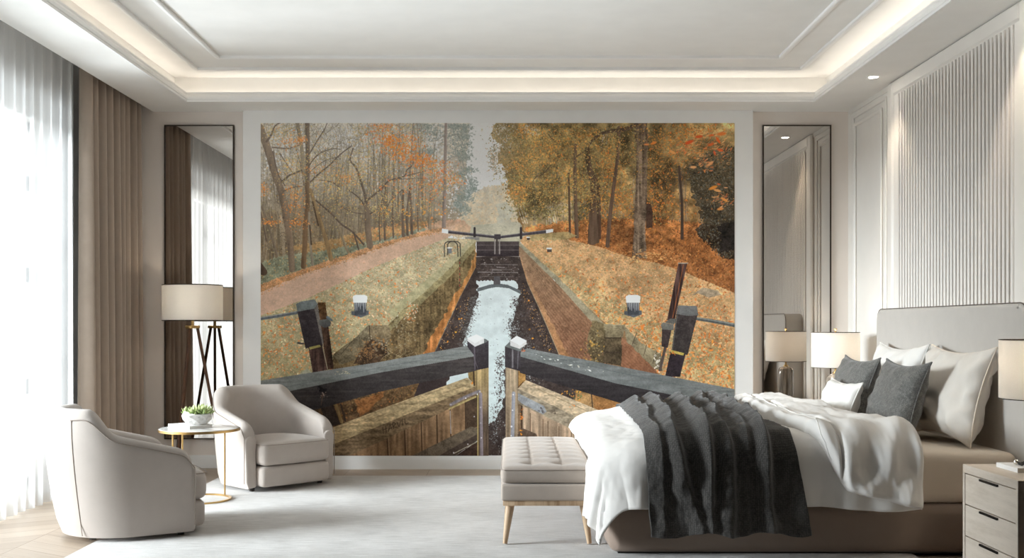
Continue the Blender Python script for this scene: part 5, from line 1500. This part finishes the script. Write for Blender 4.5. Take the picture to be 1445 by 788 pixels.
# ------------------------------------------------------------------ books
def make_book(name, L, W, H, loc, rz, cover, label):
    """local: spine along -x side; L along y, W along x"""
    t = thing(name, label, 'book', loc, rz)
    c = .0022
    bm = bmesh.new(); box(bm, -W / 2, W / 2, -L / 2, L / 2, 0, c); box(bm, -W / 2, W / 2, -L / 2, L / 2, H - c, H); box(bm, -W / 2, -W / 2 + c, -L / 2, L / 2, c, H - c)
    from_bm('cover', bm, cover, t, smooth=False)
    bm = bmesh.new(); box(bm, -W / 2 + c, W / 2 - .004, -L / 2 + .004, L / 2 - .004, c, H - c); from_bm('pages', bm, M['paper'], t, smooth=False)
    return t
make_book('book', .20, .135, .020, (2.273, 4.652, .477), 0, M['white_cover'], 'white book lying on the near nightstand under dark beads')
# string of dark beads with one silver bead, lying on the book
t = thing('bead_string', 'coiled string of dark beads with a silver bead on the white book', 'ornament', (2.292, 4.640, .497))
bm = bmesh.new()
for k in range(22):
    a = 2 * math.pi * k / 22; r = .034 if k % 2 else .036
    m4 = Matrix.Translation((r * math.cos(a) + .004, r * 1.1 * math.sin(a), .0062 + (.0042 if k > 12 else 0))) ; bmesh.ops.create_icosphere(bm, subdivisions=2, radius=.0062, matrix=m4)
for k in range(9):
    a = 2 * math.pi * k / 9
    bmesh.ops.create_icosphere(bm, subdivisions=2, radius=.006, matrix=Matrix.Translation((.018 * math.cos(a) + .006, .017 * math.sin(a), .014)))
from_bm('beads', bm, plain('jet beads', (24, 23, 22), .12, bump=0), t)
bm = bmesh.new(); bmesh.ops.create_icosphere(bm, subdivisions=3, radius=.0125, matrix=Matrix.Translation((-.036, .030, .0125))); from_bm('silver_bead', bm, plain('silver', (226, 222, 214), .15, metal=1., bump=.3, scale=300), t)

# ------------------------------------------------------------------ marble side table
def marble():
    m = Mat('white marble'); v = m.coords(); n = m.noise(v, 3.5, 8, .65)
    w = m.node('TexWave', wave_type='BANDS', bands_direction='DIAGONAL'); w.inputs['Scale'].default_value = 1.6; w.inputs['Distortion'].default_value = 9; w.inputs['Detail'].default_value = 4
    m.con(v, w.inputs['Vector'])
    t = m.math('MULTIPLY', w.outputs['Fac'], n)
    cc = m.ramp(t, [(.02, srgb((196, 192, 188))), (.12, srgb((232, 230, 227))), (.4, srgb((242, 241, 239)))])
    m.principled(color_in=cc, rough=.18, spec=.5); return m.m
TBX, TBY, TBZ = -1.965, 6.645, .470
t = thing('side_table', 'round white marble side table on thin brass legs between the armchairs', 'table', (TBX, TBY, RUG)); zt = TBZ - RUG
bm = bmesh.new(); lathe(bm, [(.0001, zt - .014), (.242, zt - .014), (.246, zt - .010), (.246, zt - .002), (.244, zt), (.0001, zt)], 72); from_bm('table_top', bm, marble(), t)
bm = bmesh.new(); lathe(bm, [(.246, zt - .018), (.251, zt - .018), (.251, zt - .003), (.246, zt - .003)], 72, close=True); from_bm('rim', bm, M['brass'], t)
bm = bmesh.new(); lathe(bm, [(.182, 0), (.197, 0), (.197, .010), (.182, .010)], 64, close=True); from_bm('base_ring', bm, M['brass'], t)
for a in (50, 140, 230):
    x, y = .1895 * math.cos(R(a)), .1895 * math.sin(R(a))
    bm = bmesh.new(); cone(bm, (x, y, .008), (x, y, zt - .013), .0055, .0055, 12); from_bm('leg', bm, M['brass'], t)
make_book('book', .245, .170, .020, (-2.035, 6.690, TBZ), R(49), M['white_cover'], 'white book on the marble side table under the potted succulents')

# faceted stone bowl of succulents
t = thing('potted_succulents', 'faceted grey stone bowl of green succulents on the book', 'plant', (-1.985, 6.665, TBZ + .020))
bm = bmesh.new(); rng2 = random.Random(5)
rings = []
for r, z, n, ph in ((.052, 0, 7, 0), (.088, .030, 7, .45), (.098, .058, 7, .0), (.088, .082, 7, .45)):
    rings.append([bm.verts.new(((r + rng2.uniform(-.006, .008)) * math.cos(2 * math.pi * (k + ph) / n), (r + rng2.uniform(-.006, .008)) * math.sin(2 * math.pi * (k + ph) / n), z + (rng2.uniform(-.012, .016) if z > .07 else 0))) for k in range(n)])
n = 7
for i in range(3):
    a, b = rings[i], rings[i + 1]
    for k in range(n):
        k2 = (k + 1) % n
        if i % 2 == 0: bm.faces.new((a[k], a[k2], b[k])); bm.faces.new((a[k2], b[k2], b[k]))
        else: bm.faces.new((a[k], a[k2], b[k2])); bm.faces.new((a[k], b[k2], b[k]))
inner = [bm.verts.new((v.co.x * .9, v.co.y * .9, v.co.z - .002)) for v in rings[-1]]; low = [bm.verts.new((v.co.x * .8, v.co.y * .8, .058)) for v in rings[-1]]
for k in range(n):
    k2 = (k + 1) % n
    bm.faces.new((rings[-1][k], rings[-1][k2], inner[k2], inner[k])); bm.faces.new((inner[k], inner[k2], low[k2], low[k]))
bm.faces.new(list(reversed(rings[0]))); bm.faces.new(low)
def stone():
    m = Mat('grey veined stone'); v = m.coords(); nn = m.noise(v, 26, 7, .7); cc = m.ramp(nn, [(.3, srgb((150, 146, 142))), (.5, srgb((206, 203, 199))), (.7, srgb((228, 226, 223)))])
    m.principled(color_in=cc, rough=.55, normal=m.bump(nn, .2, .003)); return m.m
from_bm('bowl', bm, stone(), t, smooth=False)
def leafm():
    m = Mat('succulent leaf'); v = m.coords(); sp = m.node('SeparateXYZ'); m.con(v, sp.inputs[0])
    nn = m.noise(v, 40, 3); f = m.math('ADD', m.math('MULTIPLY', sp.outputs['Z'], 5.5), m.math('MULTIPLY', nn, .45))
    cc = m.ramp(f, [(.35, srgb((70, 96, 50))), (.6, srgb((136, 162, 92))), (.85, srgb((206, 216, 160)))])
    m.principled(color_in=cc, rough=.4, spec=.5); return m.m
bm = bmesh.new()
def succ_leaf(bm, base, az, el, L, w):
    d = Vector((math.cos(az) * math.cos(el), math.sin(az) * math.cos(el), math.sin(el)))
    side = Vector((-math.sin(az), math.cos(az), 0)); nrm = d.cross(side)
    rings = []
    for s, k in ((0, .35), (.3, .8), (.6, 1.), (.82, .7)):
        c = base + d * L * s + Vector((0, 0, .12 * L * s * s))
        rings.append([bm.verts.new(c + (side * math.cos(2 * math.pi * q / 6) * w + nrm * math.sin(2 * math.pi * q / 6) * w * .5) * k) for q in range(6)])
    tip = bm.verts.new(base + d * L + Vector((0, 0, .14 * L)))
    for a, b in zip(rings, rings[1:]):
        for q in range(6): bm.faces.new((a[q], a[(q + 1) % 6], b[(q + 1) % 6], b[q]))
    for q in range(6): bm.faces.new((rings[-1][q], rings[-1][(q + 1) % 6], tip))
    bm.faces.new(list(reversed(rings[0])))
for cx, cy, s in ((-.055, -.01, 1.3), (-.005, -.05, 1.35), (.05, -.03, 1.5), (.025, .035, 1.7), (-.03, .03, 1.4), (.065, .02, 1.25)):
    for ring_, (n_, el, L) in enumerate(((7, .35, .040), (6, .75, .042), (4, 1.15, .040), (2, 1.45, .036))):
        for k in range(n_):
            succ_leaf(bm, Vector((cx, cy, .062)), 2 * math.pi * k / n_ + ring_ * .6 + cx * 30, el + rng2.uniform(-.12, .12), L * s * rng2.uniform(.85, 1.12), .0075 * s)
from_bm('succulent_leaves', bm, leafm(), t)

# ------------------------------------------------------------------ tripod floor lamp
LX, LY = -2.395, 7.925
t = thing('floor_lamp', 'tripod floor lamp with walnut legs and white drum shade before the mirror', 'lamp', (LX, LY, 0))
r, s0, s1 = .222, 1.158, 1.424
bm = bmesh.new(); lathe(bm, [(r, s0), (r, s1), (r - .003, s1), (r - .003, s0)], 64, close=True); sh = from_bm('lamp_shade', bm, M['shade'], t)
bm = bmesh.new(); lathe(bm, [(r + .001, s0 - .0035), (r + .001, s0 + .0035), (r - .004, s0 + .0035), (r - .004, s0 - .0035)], 64, close=True); from_bm('shade_trim', bm, M['bronze'], sh)
bm = bmesh.new()
for z in (s1,): lathe(bm, [(r + .001, z - .0035), (r + .001, z + .0035), (r - .004, z + .0035), (r - .004, z - .0035)], 64, close=True)
for z in (s1,):
    for a in (0, 120, 240): box(bm, 0, r - .004, -.0015, .0015, z, z + .003, rot=Matrix.Rotation(0, 4, 'Z')) if a == 0 else cone(bm, (0, 0, z), ((r - .004) * math.cos(R(a)), (r - .004) * math.sin(R(a)), z), .0018, .0018, 6)
from_bm('shade_trim', bm, M['bronze'], sh)
bm = bmesh.new(); lathe(bm, [(.0001, 1.098), (.052, 1.098), (.055, 1.102), (.055, 1.116), (.052, 1.120), (.012, 1.120), (.010, 1.27), (.018, 1.272), (.018, 1.305), (.0001, 1.306)], 32); from_bm('hub', bm, M['brass'], t)
bulb(t, 1.345, .03)
for a in (255, 15, 135):
    c, s = math.cos(R(a)), math.sin(R(a))
    bm = bmesh.new(); cone(bm, (.235 * c, .235 * s, .012), (.036 * c, .036 * s, 1.100), .0115, .0115, 14); lg = from_bm('leg', bm, M['walnut'], t)
    bm = bmesh.new(); cone(bm, (.238 * c, .238 * s, 0), (.233 * c, .233 * s, .022), .012, .012, 14); from_bm('leg_tip', bm, M['brass'], lg)
lamp_light('floor lamp bulb light', (LX, LY, 1.33), FLOORLAMP_W, .04)
# ------------------------------------------------------------------ daylight, an added ceiling fill, cove strips, downlight beams
sc = bpy.context.scene
w = bpy.data.worlds.new('overcast sky'); sc.world = w; w.use_nodes = True
bg = w.node_tree.nodes['Background']; bg.inputs[0].default_value = (.93, .96, 1, 1); bg.inputs[1].default_value = SKY

def area(name, loc, sx, sy, power, c, rot):
    l = bpy.data.lights.new(name, 'AREA'); l.shape = 'RECTANGLE'; l.size = sx; l.size_y = sy; l.energy = power; l.color = c
    o = bpy.data.objects.new(name, l); o.location = loc; o.rotation_euler = rot; col.objects.link(o); return o
# a broad bank of bright sky out to the left of the house, and below it an unseen light added to brighten the ceiling
def aim(a, b): return (Vector(b) - Vector(a)).to_track_quat('-Z', 'Y').to_euler()
p = (-25, DAY_Y, 7.0); area('sky daylight', p, 13., 10., DAY_W, (.89, .935, 1), aim(p, (-3, 6.3, 1.2)))
p = (-16.0, 6.4, -6.5); area('added ceiling fill', p, 8., 5., CEIL_FILL_W, (.89, .935, 1), aim(p, (-1.5, 6.2, 2.4)))
# led strips lying in the cove, shining up
cw = (1, .92, .82); zc = SOF + .022
for nm, x, y, sx, sy in (('cove', (TX0 + TX1) / 2, TY1 + .085, TX1 - TX0, .03), ('cove', (TX0 + TX1) / 2, TY0 - .085, TX1 - TX0, .03),
                         ('cove', TX0 - .085, (TY0 + TY1) / 2, .03, TY1 - TY0), ('cove', TX1 + .085, (TY0 + TY1) / 2, .03, TY1 - TY0)):
    area(nm + ' strip light', (x, y, zc), sx, sy, COVE_W * max(sx, sy), cw, (math.pi, 0, 0))
for y in (7.09, 5.30):
    l = bpy.data.lights.new('downlight beam', 'SPOT'); l.energy = SPOT_W; l.color = (1, .86, .68); l.spot_size = R(78); l.spot_blend = .6; l.shadow_soft_size = .03
    o = bpy.data.objects.new('downlight beam', l); o.location = (2.46, y, SOF - .012); col.objects.link(o)

# ------------------------------------------------------------------ camera and view
cam = bpy.data.cameras.new('camera'); cam.sensor_fit = 'HORIZONTAL'; cam.sensor_width = 36; cam.lens = 36 * 1480 / 1445
cam.shift_x = (722.5 - 719) / 1445; cam.shift_y = (461 - 394) / 1445; cam.clip_start = .05
co = bpy.data.objects.new('camera', cam); co.location = (0, 0, CAM_Z); co.rotation_euler = (R(90), 0, 0); col.objects.link(co)
sc.camera = co
sc.view_settings.view_transform = 'Standard'; sc.view_settings.look = 'None'; sc.view_settings.gamma = 1; sc.view_settings.use_curve_mapping = False
sc.view_settings.exposure = EXPOSURE
sc.cycles.max_bounces = 10; sc.cycles.diffuse_bounces = 6; sc.cycles.transparent_max_bounces = 12; sc.cycles.sample_clamp_indirect = 8
